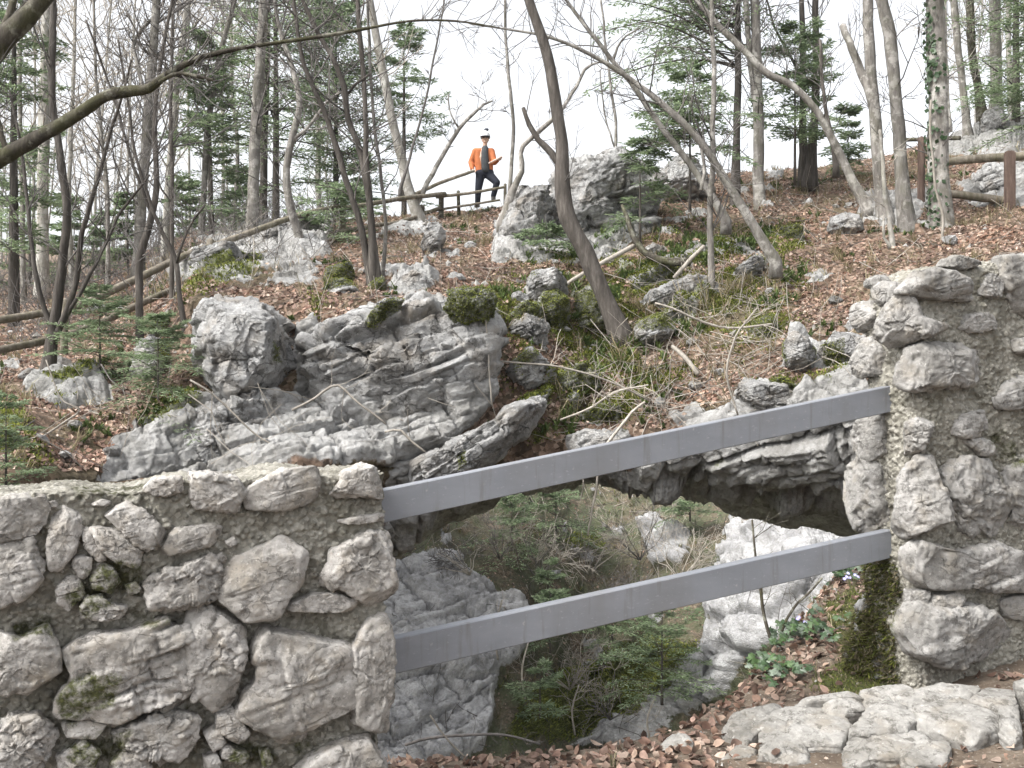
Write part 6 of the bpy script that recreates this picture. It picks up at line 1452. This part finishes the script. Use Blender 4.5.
# ------------------------------------------------------------------ the man on the skyline
SKIN = make_plain('skin', (.5, .33, .25), .6, .08, 30, bump=.05); ORANGE = make_plain('orange_jacket', (.42, .135, .05), .75, .15, 9); NAVY = make_plain('dark_blue_trousers', (.014, .017, .027), .85, .25, 9)
DARKC = make_plain('dark_shirt', (.05, .055, .06), .85, .2, 14); CAPM = make_plain('pale_helmet', (.62, .62, .64), .5, .06, 20); PEAK = make_plain('dark_visor', (.05, .055, .07), .6, .1, 20); SHOE = make_plain('dark_shoe_leather', (.03, .028, .025), .6, .2, 20); MAPM = make_plain('pale_stick_wood', (.55, .42, .36), .8, .15, 20)
DP = 24.3
def pp(x, y, dy=0.0): return P(x, y, DP)+np.array([0, dy, 0])
def capsule(p0, r0, p1, r1, k=14):
    p0, p1 = np.asarray(p0, float), np.asarray(p1, float); ax = unit(p1-p0); mb = MB(); L = np.linalg.norm(p1-p0); q, r = [], []
    for a in np.linspace(.08, math.pi/2, 5): q.append(p0-ax*r0*math.cos(a)); r.append(r0*math.sin(a))
    for t in (.25, .5, .75): q.append(p0+(p1-p0)*t); r.append(r0+(r1-r0)*t)
    for a in np.linspace(math.pi/2, .08, 5): q.append(p1+ax*r1*math.cos(a)); r.append(r1*math.sin(a))
    t = unit(p1-p0); ref = np.array([0, 1.0, 0]) if abs(t[1]) < .8 else np.array([1.0, 0, 0]); u = unit(np.cross(t, ref)); v = np.cross(t, u); th = np.arange(k)*2*math.pi/k
    V = np.array([q[i]+r[i]*(math.cos(h)*u+math.sin(h)*v) for i in range(len(q)) for h in th]); n = len(q)
    I = np.arange(n-1)[:, None]*k; J = np.arange(k)[None]; Q = np.stack([I+J, I+(J+1) % k, I+k+(J+1) % k, I+k+J], -1).reshape(-1, 4)
    V = np.vstack([V, q[0], q[-1]]); jj = np.arange(k); T = np.vstack([np.stack([(jj+1) % k, jj, np.full(k, n*k)], -1), np.stack([(n-1)*k+jj, (n-1)*k+(jj+1) % k, np.full(k, n*k+1)], -1)])
    return V, Q, T
def ellipsoid(c, r, k=18, n=12):
    th, ph = np.arange(k)*2*math.pi/k, np.linspace(.02, math.pi-.02, n)
    V = np.array([np.asarray(c)+np.array([math.cos(a)*math.sin(q)*r[0], math.sin(a)*math.sin(q)*r[1], math.cos(q)*r[2]]) for a in th for q in ph]); Q = grid_faces(k, n, wrap=True)
    V = np.vstack([V, np.asarray(c)+[0, 0, r[2]], np.asarray(c)-[0, 0, r[2]]]); jj = np.arange(k)
    T = np.vstack([np.stack([jj*n, ((jj+1) % k)*n, np.full(k, k*n)], -1), np.stack([((jj+1) % k)*n+n-1, jj*n+n-1, np.full(k, k*n+1)], -1)])
    return V, Q, T
def fused(name, caps, ells, mat, parent, voxel=.012, smooth=6):
    """one continuous skin over overlapping limbs"""
    mb = MB()
    for cpt in caps: mb.add(*capsule(*cpt))
    for el_ in ells: mb.add(*ellipsoid(*el_))
    o = mb.build(name, mat, parent); rm = o.modifiers.new('remesh', 'REMESH'); rm.mode = 'VOXEL'; rm.voxel_size = voxel; rm.use_smooth_shade = True
    sm = o.modifiers.new('smooth', 'SMOOTH'); sm.iterations = smooth; sm.factor = .5
    bpy.context.view_layer.update(); m2 = bpy.data.meshes.new_from_object(o.evaluated_get(bpy.context.evaluated_depsgraph_get())); o.modifiers.clear(); o.data = m2
    m2.name = name; m2.polygons.foreach_set('use_smooth', np.full(len(m2.polygons), True))
    if not m2.materials: m2.materials.append(mat)
    return o
man = thing('person', 'man in pale helmet, orange jacket and dark trousers standing by the skyline rails', 'person', pp(484, 207))
hipc, hl, hr = pp(485, 173), pp(480.5, 175, -.02), pp(489, 175, -.02)
kl, kr = pp(478.5, 190, -.08), pp(497, 184, -.18); fl, frt = pp(477.5, 205, .02), pp(493.5, 199, -.10); tl_, tr_ = pp(476.5, 207, -.18), pp(493.5, 202, -.28)
ch, nk, hd, ht_ = pp(483.5, 158), pp(485, 147.5), pp(485.3, 141.5, -.02), pp(485.3, 137.5)
sl_, sr_ = pp(475.5, 151.5), pp(491.5, 151.5); el, er = pp(471, 162, .04), pp(494.5, 163.5, -.12); wl_, wr_ = pp(472.5, 170.5, -.10), pp(498, 163, -.32); hndl, hndr = pp(474.5, 172, -.16), pp(500, 161.5, -.36)
X_ = np.array([1.0, 0, 0]); head = pp(485.3, 139.6, -.015)
def hand(w_, h_):
    ax = unit(h_-w_); s = unit(np.cross(ax, [0, 1, .2])); out = [(w_, .028, h_, .034)]
    for k, l in enumerate((.07, .085, .08, .06)): o_ = h_+s*(k-1.5)*.019; m_ = o_+ax*l*.55; out += [(o_, .011, m_, .010), (m_, .010, m_+unit(ax+np.array([0, -.7, -.5]))*l*.5, .009)]
    return out+[(w_+ax*.02+s*-.03, .012, h_-s*.055+np.array([0, -.02, 0]), .011)]
caps = [(hipc, .13, ch, .13), (ch, .14, pp(483.8, 152), .11), (pp(484.6, 151), .06, head-[0, 0, .06], .055), (hl, .09, kl, .06), (kl, .058, fl, .04), (fl, .042, tl_, .035), (hr, .09, kr, .06), (kr, .058, frt, .04), (frt, .042, tr_, .035),
        (pp(483.7, 152), .08, sl_, .06), (pp(483.7, 152), .08, sr_, .06), (sl_, .055, el, .042), (el, .042, wl_, .03), (sr_, .055, er, .042), (er, .042, wr_, .03), (head+[0, -.09, .0], .016, head+[0, -.108, -.022], .018)]+hand(wl_, hndl)+hand(wr_, hndr)
fused('body', caps, [(head, (.078, .098, .118)), (head+[.08, .01, -.01], (.016, .025, .034)), (head+[-.08, .01, -.01], (.016, .025, .034)), (head+[0, -.075, -.07], (.034, .03, .03))], SKIN, man, .011, 2)
fused('trousers', [(hl+[.0, 0, .04], .125, hr+[0, 0, .04], .125), (hl, .118, kl, .085), (kl, .083, fl+[0, 0, .05], .066), (hr, .118, kr, .085), (kr, .083, frt+[0, 0, .06], .066)], [(hipc+[0, 0, .03], (.185, .14, .14))], NAVY, man, .014, 5)
fused('jacket', [(sl_+X_*.06-[0, 0, .04], .10, pp(480.6, 171.5), .125), (sr_-X_*.06-[0, 0, .04], .10, pp(488.2, 171.5), .125), (sl_, .085, sr_, .085), (sl_, .083, el, .072), (el, .072, wl_+(el-wl_)*.12, .055), (sr_, .083, er, .072), (er, .072, wr_+(er-wr_)*.12, .055), (pp(484.3, 149.6), .075, pp(484.3, 149), .075)], [(pp(484, 160, .04), (.2, .12, .26))], ORANGE, man, .014, 4)
fused('shirt_front', [(pp(485.2, 149, -.05), .08, pp(484.8, 153, -.10), .085), (pp(484.8, 153, -.10), .085, pp(485.2, 162, -.115), .10), (pp(485.2, 162, -.115), .10, pp(485.6, 170, -.115), .10)], [], DARKC, man, .014, 4)
th_, ph_ = np.linspace(0, 2*math.pi, 17)[:-1], np.linspace(0, math.pi/2*1.05, 7); cc = pp(485.3, 137.6, 0)
CV = np.array([[cc+np.array([math.sin(a)*math.sin(q)*.125, -math.cos(a)*math.sin(q)*.14-.01, math.cos(q)*.17]) for q in ph_] for a in th_]).reshape(-1, 3)
cp = mesh_obj('helmet', CV, grid_faces(16, 7, wrap=True), CAPM, man); mb = MB(); mb.tube([cc+[0, -.10, .0], cc+[0, -.15, -.006], cc+[0, -.19, -.016]], [.125, .11, .06], 12); mb.V[0] = np.c_[mb.V[0][:, :2], cc[2]+(mb.V[0][:, 2]-cc[2])*.18]; mb.build('visor', PEAK, cp); mb = MB(); mb.tube([cc+[-.03, -.02, .15], cc+[.02, -.03, .185], cc+[.07, -.03, .19]], [.03, .045, .03], 8); mb.build('lamp', PEAK, cp)
for a, b in ((fl, tl_), (frt, tr_)): fused('shoe', [(a+[0, .03, 0], .06, b, .05), (a, .06, a+[0, 0, .06], .055)], [], SHOE, man, .012, 3)
eye = MB()
for dx in (-1.5, 1.5): c = head+[dx*.021, -.09, .012]; eye.tube([c, c+[0, -.012, 0]], [.014, .006], 6)
eye.build('eyes', DARKC, man)
mb = MB(); mb.tube(np.array([pp(489, 166.5, -.34), pp(494, 164.2, -.37), pp(500, 161.3, -.39), pp(501.5, 160.5, -.395)]), [.02, .022, .024, .018], 8); tag(mb.build('short_stick', MAPM, loc=pp(495, 164, -.37)), 'short pale stick held out in the hand of the man in orange', 'stick')
# ------------------------------------------------------------------ thin haze volume, added to pale the distance
import os
HZ = 0.0003
if HZ:
    m = bpy.data.materials.new('added_haze'); m.use_nodes = True; t = m.node_tree; t.nodes.clear()
    o = t.nodes.new('ShaderNodeOutputMaterial'); v = t.nodes.new('ShaderNodeVolumePrincipled'); v.inputs['Density'].default_value = HZ
    v.inputs['Color'].default_value = (.93, .95, 1, 1); v.inputs['Anisotropy'].default_value = .3; t.links.new(v.outputs[0], o.inputs['Volume'])
    mb = MB(); mb.box((0, 30, 12), np.eye(3), (360, 360, 27)); tag(mb.build('haze', m, smooth=False), kind='stuff')
    SC.cycles.volume_bounces = 1
